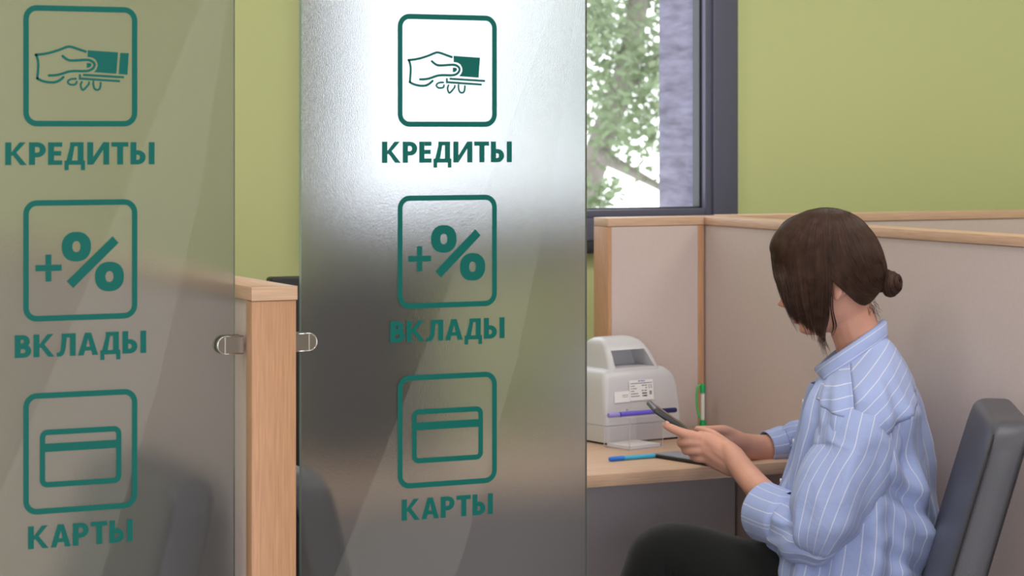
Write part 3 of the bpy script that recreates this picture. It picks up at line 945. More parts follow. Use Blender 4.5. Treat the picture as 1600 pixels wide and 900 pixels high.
HT = [(-.116, .060, -.004, .012), (-.110, .080, -.02, .030), (-.098, .088, -.04, .042), (-.085, .086, -.05, .050), (-.07, .087, -.062, .056), (-.05, .087, -.074, .063),
      (-.03, .087, -.084, .068), (0, .086, -.094, .071), (.03, .091, -.098, .073), (.06, .088, -.097, .073), (.09, .073, -.086, .066), (.11, .050, -.064, .050), (.122, .02, -.03, .024)]
bmB = bmesh.new()
NH, NA = 60, 72
g = lambda x, s: math.exp(-(x / s) ** 2)
rings_ = []
for i in range(NH + 1):
    h = -.116 + (.238) * i / NH
    f, b, w_ = lerp_tab(HT, h); rr = []; h0 = h
    if h > .01:
        sk = min(1, (h - .01) / .07); f *= 1 - .14 * sk; b *= 1 - .18 * sk; w_ *= 1 - .16 * sk; h0 = .01 + (h - .01) * .70
    for j in range(NA):
        a = 2 * math.pi * j / NA; ca, sa = math.cos(a), math.sin(a)
        pz = .85 if h < -.03 else .95
        x = (f * abs(ca) ** pz) if ca > 0 else -(-b) * abs(ca); y = w_ * math.copysign(abs(sa) ** .92, sa)
        if ca > 0:
            nose = (.026 * g(h + .043, .012) + .014 * g(h + .022, .018) + .006 * g(h, .016)) * g(y, .0105 + .004 * g(h + .045, .01))
            nose += .009 * g(h + .047, .008) * g(abs(y) - .012, .006)
            lips = (.0065 * g(h + .069, .0055) + .006 * g(h + .081, .006)) * g(y, .018) - .003 * g(h + .0755, .002) * g(y, .022)
            chin = .005 * g(h + .102, .011) * g(y, .02)
            eye = -.011 * g(h - .006, .013) * g(abs(y) - .031, .014) + .006 * g(h - .004, .009) * g(abs(y) - .031, .011)
            brow = .003 * g(h - .028, .008) * g(abs(y) - .026, .02)
            x += nose + lips + chin + eye + brow
        rr.append(bmB.verts.new(HL(x, y, h0)))
    rings_.append(rr)
for i in range(NH):
    for j in range(NA):
        bmB.faces.new((rings_[i][j], rings_[i][(j + 1) % NA], rings_[i + 1][(j + 1) % NA], rings_[i + 1][j]))
bmB.faces.new(rings_[0]); bmB.faces.new(rings_[-1])
# ears
for sd in (1, -1):
    pts = cr([(.012, .066, -.012), (.004, .074, .012), (-.012, .080, .016), (-.022, .080, .004), (-.020, .077, -.016), (-.008, .070, -.034), (.004, .066, -.036), (.008, .064, -.022)], 5)
    add_tube(bmB, [tuple(HL(p[0] * .85 - .003, p[1] * sd * .955, p[2] * .82 - .024)) + (.0034, .0034) for p in pts], 8)
    pts = [(-.004, .0655, -.034), (-.008, .069, -.010), (-.010, .070, .008)]
    add_tube(bmB, [tuple(HL(p[0] * .85 - .003, p[1] * sd * .955, p[2] * .82 - .024)) + (.008, .0035) for p in pts], 10, refv=HN)
    add_tube(bmB, [tuple(PW(1310, 444, DP) + HN * .068 * sd) + (.010, .004), tuple(PW(1309, 454, DP) + HN * .0705 * sd) + (.0095, .0038), tuple(PW(1307, 461, DP) + HN * .070 * sd) + (.006, .0034)], 10, roundcap=True)
# neck and upper trunk (under the shirt), hips
tube = lambda pts, n=4, s=18, ref=Vector((0, 0, 1)), rc=True: add_tube(bmB, cr([tuple(PW(a, b, c)) + (r1, r2) for a, b, c, r1, r2 in pts], n), s, refv=ref, roundcap=rc)
tube([(1316, 440, DP, .040, .044), (1322, 475, DP, .040, .042), (1334, 510, DP, .041, .041), (1348, 550, DP, .044, .044), (1350, 595, DP, .048, .05)], ref=HN)
tube([(1348, 620, DP, .055, .06), (1346, 655, DP, .07, .11), (1342, 740, DP, .08, .12), (1340, 860, DP, .08, .12), (1350, 960, DP, .095, .15), (1350, 1000, DP, .08, .14)], ref=HN)
# near arm
tube([(1352, 650, 3.93, .040, .040), (1325, 740, 3.90, .036, .036), (1286, 835, 3.89, .030, .030)])
tube([(1286, 835, 3.89, .029, .029), (1252, 818, 3.93, .028, .028), (1217, 792, 3.98, .026, .026), (1188, 766, 4.03, .0235, .0235), (1166, 741, 4.08, .0218, .0222), (1151, 722, 4.11, .0205, .0235), (1140, 709, 4.125, .0195, .026)], n=5, ref=RT * .6 - UP * .8)
# far arm
tube([(1335, 640, 4.26, .045, .045), (1310, 700, 4.38, .038, .038), (1270, 712, 4.46, .034, .034)])
tube([(1270, 712, 4.46, .031, .031), (1235, 703, 4.455, .030, .030), (1190, 702, 4.44, .0265, .0275), (1162, 698, 4.40, .0235, .0255), (1143, 690, 4.36, .022, .024), (1128, 684, 4.33, .019, .024)], n=5, ref=UP)


# hands: every finger its own chain, rooted in the palm
def chain(pts, n=4, s=12, ref=FW):
    add_tube(bmB, cr([tuple(PW(a, b, c)) + (r, r * .95) for a, b, c, r in pts], n), s, refv=ref, roundcap=True)


# left (near) palm, back of the hand to the viewer
chain([(1148, 716, 4.115, .021), (1128, 703, 4.13, .020), (1108, 690, 4.14, .0165), (1094, 683, 4.145, .0115)])
chain([(1146, 722, 4.12, .021), (1124, 711, 4.135, .020), (1108, 702, 4.14, .0175), (1094, 694, 4.145, .013)])
chain([(1144, 728, 4.125, .018), (1124, 719, 4.14, .0175), (1108, 711, 4.145, .0155), (1098, 705, 4.15, .012)])
chain([(1142, 731, 4.13, .016), (1124, 724, 4.145, .0145), (1110, 718, 4.15, .0125), (1102, 715, 4.155, .010)])
# index stretched along the phone
chain([(1100, 686, 4.142, .0105), (1082, 681, 4.135, .0098), (1064, 675.5, 4.135, .0086), (1050, 669.5, 4.14, .0078), (1040, 664.5, 4.147, .0064)])
# middle, ring, little: curled away round the phone's back
chain([(1100, 694, 4.142, .0115), (1082, 690.5, 4.135, .0100), (1069, 691, 4.14, .0092), (1064, 692, 4.158, .0085), (1068, 689, 4.180, .0078), (1078, 684, 4.193, .0068)])
chain([(1102, 704, 4.145, .0115), (1087, 703, 4.138, .0100), (1076, 703.5, 4.143, .0090), (1071, 703, 4.161, .0083), (1076, 699, 4.182, .0076), (1086, 693, 4.194, .0066)])
chain([(1106, 715, 4.150, .0105), (1095, 715.5, 4.144, .0088), (1087, 715, 4.150, .0080), (1083, 713, 4.165, .0073), (1087, 708, 4.182, .0067), (1095, 703, 4.192, .0058)])
# left thumb leaves the palm side, lies along the phone's near rim behind the index
chain([(1140, 704, 4.14, .0150), (1126, 691, 4.155, .0125), (1113, 680, 4.172, .0100), (1101, 674.5, 4.187, .0086), (1090, 671, 4.197, .0068)])
# right (far) palm and fingers
chain([(1136, 688, 4.345, .020), (1120, 686, 4.31, .0185), (1106, 689, 4.28, .015)])
chain([(1136, 682, 4.345, .018), (1120, 682, 4.315, .015), (1108, 684, 4.29, .012)])
chain([(1134, 696, 4.345, .017), (1118, 697, 4.31, .0155), (1105, 700, 4.28, .0125)])
chain([(1108, 684, 4.285, .0100), (1092, 681, 4.262, .0088), (1078, 679, 4.243, .0080), (1068, 680, 4.222, .0070)])
chain([(1107, 692, 4.28, .0105), (1090, 692, 4.256, .0090), (1077, 690, 4.237, .0082), (1068, 689, 4.217, .0070)])
chain([(1106, 699, 4.28, .0100), (1092, 701, 4.257, .0088), (1080, 700, 4.237, .0078), (1072, 697, 4.220, .0068)])
chain([(1108, 707, 4.29, .0090), (1097, 710, 4.267, .0078), (1088, 710, 4.249, .0068), (1082, 708, 4.235, .0060)])
# right thumb over the glass of the phone
chain([(1140, 680, 4.345, .0150), (1129, 674.5, 4.315, .0125), (1116, 673, 4.275, .0100), (1104, 672.5, 4.243, .0088), (1092, 671, 4.222, .0070)])
# legs under the trousers
def legpts(px_k, py_k, dk, foot, hipx, hipd, rad=1.0):
    return [(hipx, 975, hipd, .082 * rad, .085 * rad), ((hipx + px_k) / 2, (955 + py_k) / 2, (hipd + dk) / 2, .072 * rad, .074 * rad), (px_k + 28, py_k - 2, dk, .058, .060), (px_k, py_k + 18, dk, .055, .057),
            (px_k - 20, py_k + 60, dk, .050, .052)] + foot


near_leg = legpts(1024, 879, 4.06, [(972, 1040, 4.07, .050, .052), (962, 1220, 4.08, .040, .042), (950, 1390, 4.08, .034, .036)], 1330, 3.97)
far_leg = legpts(1075, 905, 4.20, [(1062, 1040, 4.20, .050, .052), (1062, 1210, 4.2, .040, .042), (1064, 1352, 4.2, .034, .036)], 1345, 4.15)
tube([(a, b, c, r1 * .9, r2 * .9) for a, b, c, r1, r2 in near_leg], n=4, s=16)
tube([(a, b, c, r1 * .9, r2 * .9) for a, b, c, r1, r2 in far_leg], n=4, s=16)
bodyo = bm_obj('body', bmB, M['skin'], per, smooth=True)
md = bodyo.modifiers.new('r', 'REMESH'); md.mode = 'VOXEL'; md.voxel_size = .0026; md.use_smooth_shade = True
md = bodyo.modifiers.new('s', 'SMOOTH'); md.factor = .5; md.iterations = 3
evalmesh(bodyo, 'body')
for p in bodyo.data.polygons:
    p.use_smooth = True
# nails and lips
def nail(px, py, d, ax):
    bm = bmesh.new(); c = PW(px, py, d); a = ax.normalized(); n_ = (-FW - a * (-FW).dot(a)).normalized() if abs(a.dot(FW)) < .9 else UP
    add_tube(bm, [tuple(c - a * .004) + (.0035, .0012), tuple(c) + (.0042, .0015), tuple(c + a * .004) + (.0032, .0012)], 10, refv=n_)
    bm_obj('fingernail', bm, M['nail'], per, smooth=True)
nail(1042, 661.5, 4.1415, W(1038, 662, 4.147) - W(1050, 669, 4.14))
bm = bmesh.new()
for s, hh2, fx in ((1, -.069, .0925), (1, -.081, .0925)):
    add_tube(bm, [tuple(HL(fx - .010 * abs(k) ** 2, .019 * k, hh2 + (.004 * abs(k) if hh2 > -.075 else .005 * abs(k)) * (-1 if hh2 > -.075 else 1))) + (.0012 + .0030 * (1 - abs(k)), .0012 + .0030 * (1 - abs(k))) for k in [i / 5 for i in range(-5, 6)]], 8)
bm_obj('lips', bm, M['lip'], per, smooth=True)

# ---- hair
HW2 = .0775
sil = [(1203, 394), (1203, 380), (1212, 362), (1230, 345), (1260, 330), (1290, 325), (1318, 329), (1342, 341), (1361, 358), (1375, 380), (1383, 402), (1387, 424), (1381, 448), (1366, 463), (1350, 475), (1335, 469),
       (1320, 456), (1301, 446), (1278, 448), (1252, 446), (1230, 430), (1213, 412)]
cxs, cys = 1296, 400


def sil_r(th):
    best = None; dx, dy = math.cos(th), math.sin(th); n = len(silS)
    for i in range(n):
        ax_, ay = silS[i]; bx_, by = silS[(i + 1) % n]
        ex, ey = bx_ - ax_, by - ay; den = dx * ey - dy * ex
        if abs(den) < 1e-9: continue
        t = ((ax_ - cxs) * ey - (ay - cys) * ex) / den; u = ((ax_ - cxs) * dy - (ay - cys) * dx) / den
        if t > 0 and -1e-6 <= u <= 1 + 1e-6:
            best = t if best is None else max(best, t)
    return best or 50


silS = [p for p in cr([sil[-1]] + sil + [sil[0]], 4)][4:-1]
RT_TAB = [sil_r(2 * math.pi * k / 120) for k in range(120)]


def hair_lat(px, py):
    dx, dy = px - cxs, py - cys; r = math.hypot(dx, dy); th = math.atan2(dy, dx) % (2 * math.pi)
    k = th / (2 * math.pi) * 120; i = int(k) % 120; R0 = RT_TAB[i] * (1 - k % 1) + RT_TAB[(i + 1) % 120] * (k % 1)
    t = min(1, r / R0); return HW2 * (1 - t ** 2.9) ** (1 / 2.0)


def HP(px, py, lat):
    """head-side point: picture position in the head's mid plane plus offset to the near side"""
    return PW(px, py, DP) + HN * lat


bm = bmesh.new(); rr0 = None
TS = [0, .18, .34, .48, .6, .7, .79, .86, .92, .96, .985, 1.0]
for sd in (1, -1):
    c = bm.verts.new(HP(cxs, cys, sd * HW2)); prev = None
    for t in TS[1:]:
        ring_ = []
        for k in range(120):
            th = 2 * math.pi * k / 120; px = cxs + math.cos(th) * RT_TAB[k] * t; py = cys + math.sin(th) * RT_TAB[k] * t
            if t == 1.0 and sd == -1:
                ring_.append(rr0[k]); continue
            ring_.append(bm.verts.new(HP(px, py, sd * HW2 * (1 - t ** 2.9) ** .5)))
        for k in range(120):
            k2 = (k + 1) % 120
            if prev is None:
                bm.faces.new((c, ring_[k], ring_[k2]))
            else:
                bm.faces.new((prev[k], prev[k2], ring_[k2], ring_[k]))
        prev = ring_
    if sd == 1:
        rr0 = prev
hairo = bm_obj('hair', bm, M['hair_base'], per, smooth=True)
rnd = random.Random(11)


def strand(bm, pts, r):
    s = cr(pts, 2 if len(pts) > 8 else 5); n = len(s)
    add_tube(bm, [tuple(p) + (r * (1 if i < n * .7 else max(.15, 1 - (i / n - .7) / .3)),) * 2 for i, p in enumerate(s)], 3, cap=False)


def mixk(keys, b):
    x = b * (len(keys) - 1); i = min(int(x), len(keys) - 2); t = x - i
    return [tuple(a[k] + (c[k] - a[k]) * t for k in range(3)) for a, c in zip(keys[i], keys[i + 1])]


def flow(K, sd, lift, y0, y1, wob):
    """follow the key path over the hair shell, then over the explicit side distance further down"""
    S = cr(K, 3); out = []; n = len(S)
    for i, (px, py, la) in enumerate(S):
        t = i / (n - 1); px += wob[0] * t + wob[1] * math.sin(t * 5 + wob[2]); py += wob[3] * t
        q_ = max(0, min(1, (py - y0) / (y1 - y0))); q_ = q_ * q_ * (3 - 2 * q_)
        l2 = hair_lat(px, py) * (1 - q_) + la * q_
        out.append(HP(px, py, sd * (l2 + lift)) + UP * lift * .4)
    return out


bm = bmesh.new()
backK = [[(1290, 326, 0), (1283, 362, .060), (1291, 418, .0810), (1322, 453, .0760), (1350, 474, .052), (1374, 454, .026)],
         [(1300, 326, 0), (1304, 355, .060), (1317, 410, .0800), (1343, 450, .0670), (1361, 457, .052), (1376, 447, .026)],
         [(1312, 328, 0), (1326, 348, .040), (1346, 388, .0600), (1362, 426, .0580), (1371, 440, .044), (1378, 443, .022)],
         [(1326, 332, 0), (1346, 345, .020), (1368, 372, .0200), (1379, 402, .0180), (1382, 425, .024), (1380, 440, .018)]]
for i in range(4200):
    sd = 1 if i % 3 else -1; b = rnd.random()
    wob = (0, rnd.gauss(0, 1.1), rnd.uniform(0, 6), 0)
    strand(bm, flow(mixk(backK, b), sd, rnd.uniform(.0002, .0026), 400, 432, wob), rnd.uniform(.00028, .0005))
frontK = [[(1262, 330, .006), (1226, 347, .020), (1205, 384, .024), (1208, 428, .036), (1220, 458, .044), (1232, 490, .046)],
          [(1272, 328, .008), (1242, 350, .040), (1220, 395, .054), (1226, 440, .060), (1236, 476, .058), (1253, 507, .052)],
          [(1282, 326, .008), (1261, 352, .056), (1249, 400, .074), (1254, 445, .074), (1262, 483, .069), (1272, 517, .060)],
          [(1289, 326, .008), (1279, 355, .060), (1275, 400, .080), (1278, 445, .080), (1280, 485, .072), (1281, 523, .062)],
          [(1294, 326, .008), (1293, 358, .060), (1297, 405, .082), (1299, 440, .081), (1294, 478, .073), (1286, 516, .064)]]
for i in range(4200):
    sd = 1 if i % 4 else -1
    b = rnd.random() ** .9
    K = mixk(frontK, b); ln = rnd.uniform(.93, 1.0) if rnd.random() < .75 else rnd.uniform(.72, 1.0)
    if rnd.random() < .03: ln = 1.05
    K = [K[0]] + [(px, K[0][1] + (py - K[0][1]) * (ln if q_ >= 2 else 1), la) for q_, (px, py, la) in enumerate(K[1:])]
    bund = math.sin(b * 44) * 2.6 + math.sin(b * 19 + 1) * 2.0
    strand(bm, flow(K, sd, rnd.uniform(0, .0032), 392, 436, (bund + rnd.gauss(0, 1.2), rnd.gauss(0, .8), rnd.uniform(0, 6), 0)), rnd.uniform(.00028, .0005))
# long strands following the outline from the forehead over the crown, covering the parting
for i in range(700):
    sd = rnd.choice((1, -1)); a0 = rnd.uniform(0, 1)
    K = [(1212 + 60 * a0, 366 - 38 * a0, 0), (1240 + 50 * a0, 344 - 16 * a0, 0), (1290 + 20 * a0, 330, 0), (1335, 342 + 4 * a0, 0), (1366, 370, 0), (1380, 405, .02), (1381, 436, .012)]
    K = [(px, py + rnd.uniform(0, 9) * (1 if 0 < q_ < 6 else .3), la) for q_, (px, py, la) in enumerate(K)]
    strand(bm, flow(K, sd, rnd.uniform(.0003, .002), 420, 440, (0, rnd.gauss(0, .5), 0, 0)), .0004)
for (x0, dxm, y1) in ((1284, 4, 556), (1286, 6, 560), (1282, 2, 548), (1288, 9, 552), (1280, 0, 540), (1283, 3, 553), (1285, 8, 545), (1287, 3, 540)):
    for r_ in range(3):
        strand(bm, [HP(1294, 400, .079), HP(1296, 450, .079), HP(x0 + 6 + r_, 490, .072), HP(x0 + r_, 522, .062), HP(x0 + dxm + r_, y1 - rnd.uniform(0, 10), .055)], .0006)
for r_ in range(10):
    o_ = rnd.uniform(-3, 3)
    strand(bm, [HP(1296, 430, .079), HP(1299 + o_, 455, .079), HP(1300 + o_, 480, .070), HP(1304 + o_ * 1.5, 505, .055), HP(1300 + o_, 520 + rnd.uniform(-12, 8), .050)], .0005)
# fine baby hairs at the nape
for i in range(46):
    x0, y0 = rnd.uniform(1345, 1366), rnd.uniform(466, 480); dx_ = rnd.uniform(-3, 16); ln = rnd.uniform(10, 30)
    la = rnd.uniform(-.02, .03)
    strand(bm, [HP(x0, y0, la), HP(x0 + dx_ * .4 + rnd.uniform(-2, 2), y0 + ln * .35, la), HP(x0 + dx_ * .7 + rnd.uniform(-3, 3), y0 + ln * .7, la), HP(x0 + dx_, y0 + ln, la)], .0003)
so = bm_obj('strands', bm, M['hair'], hairo, smooth=True)
# bun: coiled rope of hair
bm = bmesh.new(); bs = bmesh.new()
bc = PW(1394, 443, DP); bax = (RT * .80 + UP * .1 - FW * .55).normalized(); bu = (UP - bax * UP.dot(bax)).normalized(); bv = bax.cross(bu)
coil = []
for i in range(90):
    a = i / 90 * 2 * math.pi * 2.5; rr_ = .0172 - .0095 * (i / 90); h_ = -.008 + .020 * (i / 90)
    coil.append(bc + bu * (rr_ * math.cos(a)) + bv * (rr_ * math.sin(a)) + bax * h_)
add_tube(bm, [tuple(p) + (.0085 - .0022 * i / 90,) * 2 for i, p in enumerate(coil)], 14, roundcap=True)
add_tube(bm, [tuple(PW(1366, 446, DP)) + (.016, .013), tuple(PW(1378, 446, DP)) + (.0135, .012), tuple(PW(1390, 444, DP)) + (.010, .009)], 14, roundcap=True)
for k in range(90):
    ph = 2 * math.pi * k / 90; off = rnd.uniform(.95, 1.1); st = rnd.randint(0, 30); en = rnd.randint(55, 88)
    pts = []
    for i in range(st, en, 3):
        T_ = (coil[min(i + 1, 89)] - coil[max(i - 1, 0)]).normalized(); rad = (coil[i] - bc - bax * (coil[i] - bc).dot(bax)).normalized(); z_ = T_.cross(rad)
        rr_ = (.0085 - .0022 * i / 90) * off; tw = ph + i * .05
        pts.append(tuple(coil[i] + rad * (rr_ * math.cos(tw)) + z_ * (rr_ * math.sin(tw))) + (.0007, .0007))
    add_tube(bs, pts, 3, cap=False)
bun = bm_obj('bun', bm, M['hair_base'], hairo, smooth=True)
bm_obj('strands', bs, M['hair'], hairo, smooth=True)

# ---- shirt
TY = math.radians(9)
TF = (-RT * math.cos(TY) + FW * math.sin(TY)); TN = -(FW * math.cos(TY) + RT * math.sin(TY))
tor = [(583, 522, 1290, 1378, .050), (590, 528, 1282, 1385, .064), (597, 539, 1273, 1396, .092), (604, 556, 1267, 1408, .125), (614, 576, 1262, 1420, .152), (630, 600, 1259, 1430, .172), (660, 632, 1254, 1438, .183),
       (700, 690, 1241, 1446, .180), (740, 738, 1228, 1455, .182), (790, 790, 1216, 1463, .186), (830, 830, 1206, 1466, .190), (865, 865, 1199, 1462, .192), (892, 892, 1196, 1452, .194), (920, 920, 1200, 1447, .196), (960, 960, 1215, 1440, .198), (1000, 1000, 1240, 1435, .19)]
tt = cr(tor, 7)


def tor_pt(row, a, extra=0):
    yf, yb, xf, xb, hd = row; ca, sa = math.cos(a), math.sin(a); pm = (yf + yb) / 2
    e = 1.0 - .14 * min(1, max(0, (pm - 575) / 60))
    F0, B0 = PW(xf, yf, DP), PW(xb, yb, DP); c = (F0 + B0) / 2; ax_ = (F0 - B0) / 2
    # the side of the ring follows the shoulder line
    hr = ax_.length; aa = a if a <= math.pi else 2 * math.pi - a
    nrm = (TF * ca * hd + TN * sa * hr).normalized()
    tf_ = (TF * ax_.dot(TF) + UP * ax_.z)
    py = yf + (yb - yf) * (1 - ca) / 2
    return c + tf_ * math.copysign(abs(ca) ** e, ca) + TN * (math.copysign(abs(sa) ** e, sa) * hd) + nrm * (folds(aa, py) + extra), py


def folds(ang, py):
    """back drape, elbow tuck and pleat of the loose shirt, angle 0 = front, pi/2 = near side, pi = back"""
    d = 0
    v = (py - 560) / 340
    if py > 560:
        # broad vertical drapes
        k = min(1, (py - 560) / 80)
        d += k * (.004 * math.sin(ang * 9 + py * .006) + .003 * math.sin(ang * 17 - py * .012))
        # belly folds slanting down and back on the near-back side
        c = (ang - 2.15)
        d += .010 * g(c, .5) * math.sin((py - 690) / 22 - c * 3.4) * g(py - 760, 95)
        d -= .012 * g(ang - 2.35, .12) * g(py - 705, 30)
        d -= .014 * g((py - 742) - (ang - 2.0) * 70, 16) * g(ang - 2.2, .5)
        d += .012 * g((py - 800) - (ang - 2.3) * 90, 24) * g(ang - 2.3, .6)
        d -= .010 * g((py - 858) - (ang - 2.3) * 60, 14) * g(ang - 2.3, .55)
        # centre back pleat
        d -= .006 * g(ang - 2.85, .035) * (1 if py > 600 else 0) * g(py - 700, 150)
    p = Vector((ang * 2.1, py * .011, 3.1))
    d += .0035 * (1 - abs(noise.noise(p)) * 3) * min(1, max(0, (py - 540) / 60))
    return d * 1.45


bm = bmesh.new(); uvl = bm.loops.layers.uv.verify(); NS = 180; rs = []
for r_ in tt:
    rs.append([bm.verts.new(tor_pt(r_, 2 * math.pi * j / NS)[0]) for j in range(NS)])
for i in range(len(rs) - 1):
    for j in range(NS):
        j2 = (j + 1) % NS
        f = bm.faces.new((rs[i][j], rs[i][j2], rs[i + 1][j2], rs[i + 1][j]))
        u0, u1 = j / NS * 1.03, (j + 1) / NS * 1.03
        for lp, (u, v) in zip(f.loops, ((u0, rs[i][j].co.z), (u1, rs[i][j2].co.z), (u1, rs[i + 1][j2].co.z), (u0, rs[i + 1][j].co.z))):
            lp[uvl].uv = (u, v)
shirt = bm_obj('shirt', bm, M['shirt'], per, smooth=True)
md = shirt.modifiers.new('t', 'SOLIDIFY'); md.thickness = .0012; evalmesh(shirt, 'shirt')

# yoke and shoulder panels whose stripes run another way, laid over the shoulders
def row_at(x):
    i = min(int(x), len(tt) - 2); t = x - i
    return tuple(a + (b - a) * t for a, b in zip(tt[i], tt[i + 1]))


def panel_over(name, a0, a1, n, limf, uvf, lift, m):
    bm = bmesh.new(); uvl = bm.loops.layers.uv.verify(); grid = []; nr = 40
    for j in range(n + 1):
        a = math.radians(a0 + (a1 - a0) * j / n); lim = limf(a); x = 0
        while x < len(tt) - 2 and tor_pt(row_at(x), a)[1] < lim:
            x += .1
        colm = []
        for i in range(nr + 1):
            edge = min(1, min(i, nr - i) / 1.0 + .2) if i == nr else 1
            colm.append((bm.verts.new(tor_pt(row_at(x * i / nr), a, lift * edge)[0]), a))
        grid.append(colm)
    for j in range(n):
        for i in range(nr):
            q4 = (grid[j][i], grid[j + 1][i], grid[j + 1][i + 1], grid[j][i + 1])
            f = bm.faces.new([v[0] for v in q4])
            for lp, v in zip(f.loops, q4):
                lp[uvl].uv = uvf(v[0].co, v[1])
    o = bm_obj(name, bm, M[m], shirt, smooth=True)
    md = o.modifiers.new('t', 'SOLIDIFY'); md.thickness = .0012; evalmesh(o, name)


def uv_back(co, a):
    sx = co.dot(RT); sd = co.dot(FW) * .6
    return ((sx * .66 - co.z * .75 + (0 if a < math.pi else sd)) * 1.25, 0)


panel_over('yoke', 86, 274, 50, lambda a: 596 + 84 * abs(a - math.pi) / (math.pi / 2), uv_back, .0020, 'shirt')
for a0, a1 in ((38, 85.5), (274.5, 322)):
    panel_over('shoulder_panel', a0, a1, 20, lambda a: 636 - 22 * max(0, (1.5 - min(a, 2 * math.pi - a)) / .85), lambda co, a: ((-co.z * .95 + co.dot(RT) * .22) * 1.2, 0), .0020, 'shirt')


def sleeve(pts, dispf, n=9, nseg=72, ref=HN, name='sleeve', m='shirt'):
    bm = bmesh.new()
    add_tube(bm, cr([tuple(PW(a, b, c)) + (r1, r2) for a, b, c, r1, r2 in pts], n), nseg, cap=False, uv=True, refv=ref, disp=dispf)
    o = bm_obj(name, bm, M[m], shirt, smooth=True)
    md = o.modifiers.new('t', 'SOLIDIFY'); md.thickness = .0012; md.offset = -1
    return evalmesh(o, name)


def rdg(p):
    return 1 - min(1, abs(noise.noise(p)) * 3.2)


def d_up(s, th, L, co):
    k = noise.noise(Vector((co.x * 14, co.y * 14, co.z * 5)) + Vector((5, 1, 2)))
    d = .007 * k + .003 * math.sin(th * 4 + L * 14) * math.sin(s * 3.14)
    d += .006 * math.sin(L * 105 + math.cos(th - .5) * 3.0) * max(0, s - .62) * 2.6
    d += .0055 * (rdg(Vector((th * .9 + L * 6, L * 9 - th * .7, 1.7))) - .5) * min(1, s * 5)
    return d * min(1, max(0, s - .16) * 5) + .001


def d_fo(s, th, L, co):
    k = noise.noise(Vector((co.x * 22, co.y * 22, co.z * 22)))
    d = .004 * k + .0062 * math.sin(L * 150 + math.sin(th * 1.0 + .6) * 2.4) * (1 - s * .75) * (.5 + .5 * math.sin(th + 1))
    return d + .006 * (rdg(Vector((th * 1.2 + L * 10, L * 16, 4.2))) - .5)


# near sleeve: upper arm
sleeve([(1352, 606, 4.03, .045, .050), (1351, 622, 4.00, .054, .058), (1349, 644, 3.966, .062, .064), (1345, 668, 3.932, .067, .067), (1339, 694, 3.914, .068, .067), (1331, 724, 3.90, .066, .062), (1309, 760, 3.885, .0665, .062), (1291, 805, 3.875, .062, .058), (1282, 835, 3.872, .050, .050), (1277, 856, 3.875, .030, .034), (1276, 866, 3.877, .008, .012)], d_up, ref=HN)
# near sleeve: forearm
sleeve([(1306, 850, 3.875, .012, .014), (1294, 848, 3.875, .034, .034), (1272, 842, 3.885, .044, .044), (1250, 832, 3.91, .047, .046), (1232, 820, 3.94, .046, .044), (1216, 812, 3.965, .044, .044)], d_fo, ref=UP)
# near cuff, wide and turned up
sleeve([(1229, 813, 3.945, .044, .044), (1228, 813, 3.945, .049, .048), (1215, 808, 3.965, .050, .048), (1202, 803, 3.985, .049, .049), (1190, 799, 4.00, .047, .0505)], lambda s, th, L, co: .0016 * math.sin(th * 3 + 1), n=5, ref=UP, name='cuff', m='shirt')
# far sleeve and cuff
sleeve([(1345, 625, 4.20, .05, .05), (1330, 650, 4.26, .062, .060), (1308, 682, 4.36, .058, .056), (1282, 698, 4.43, .050, .052), (1262, 694, 4.45, .046, .050), (1240, 692, 4.455, .036, .040), (1222, 696, 4.452, .033, .033)], d_fo, ref=UP)
sleeve([(1226, 695, 4.452, .033, .033), (1225, 695, 4.452, .0365, .036), (1212, 698, 4.448, .0345, .034), (1197, 700, 4.44, .032, .031)], lambda s, th, L, co: .001 * math.sin(th * 3), n=5, ref=UP, name='cuff')

# collar: stand and folded leaf, open at the front
bm = bmesh.new(); uvl = bm.loops.layers.uv.verify()
NC = 60; G = []
def collar_pt(s, lvl):
    """s 0..1 from near front tip round the back to far front tip; lvl 0 inside bottom,1 fold,2 leaf edge"""
    a = math.radians(14) + math.radians(332) * s            # 0 = front
    ca, sa = math.cos(a), math.sin(a)
    cf = (1 - ca) / 2                                        # 0 front,1 back
    px_t = 1328 - 53 * ca; py_t = 575 + (500 - 575) * cf ** .9
    hd = .052
    if lvl == 0:
        return PW(1332 - 40 * ca, py_t + 26, DP) + TN * (.047 * sa)
    if lvl == 1:
        return PW(px_t, py_t, DP) + TN * (hd * sa)
    if lvl == 1.5:
        return PW(px_t - 4 * ca, py_t + 3, DP) + TN * ((hd + .005) * sa)
    tipk = g(cf, .10)
    return PW(1332 - 58 * ca - 3 + 22 * tipk, py_t + 33 - 8 * tipk, DP) + TN * ((hd + .016) * sa + .012 * tipk * (1 if sa > 0 else -1))
for i in range(NC + 1):
    s = i / NC
    a, b_, c_, d_ = (collar_pt(s, 0), collar_pt(s, 1), collar_pt(s, 1.5), collar_pt(s, 2))
    col_ = [a, b_, c_, c_.lerp(d_, .5) , d_]
    G.append([bm.verts.new(v) for v in col_])
vv = [0, .03, .034, .052, .07]
for i in range(NC):
    for j in range(4):
        f = bm.faces.new((G[i][j], G[i + 1][j], G[i + 1][j + 1], G[i][j + 1]))
        for lp, (ii, jj) in zip(f.loops, ((i, j), (i + 1, j), (i + 1, j + 1), (i, j + 1))):
            lp[uvl].uv = (vv[jj] + .012 * ii / NC, ii / NC * .35)
collar = bm_obj('collar', bm, M['shirt_c'], shirt, smooth=True)
md = collar.modifiers.new('t', 'SOLIDIFY'); md.thickness = .0022; md.offset = 0; evalmesh(collar, 'collar')
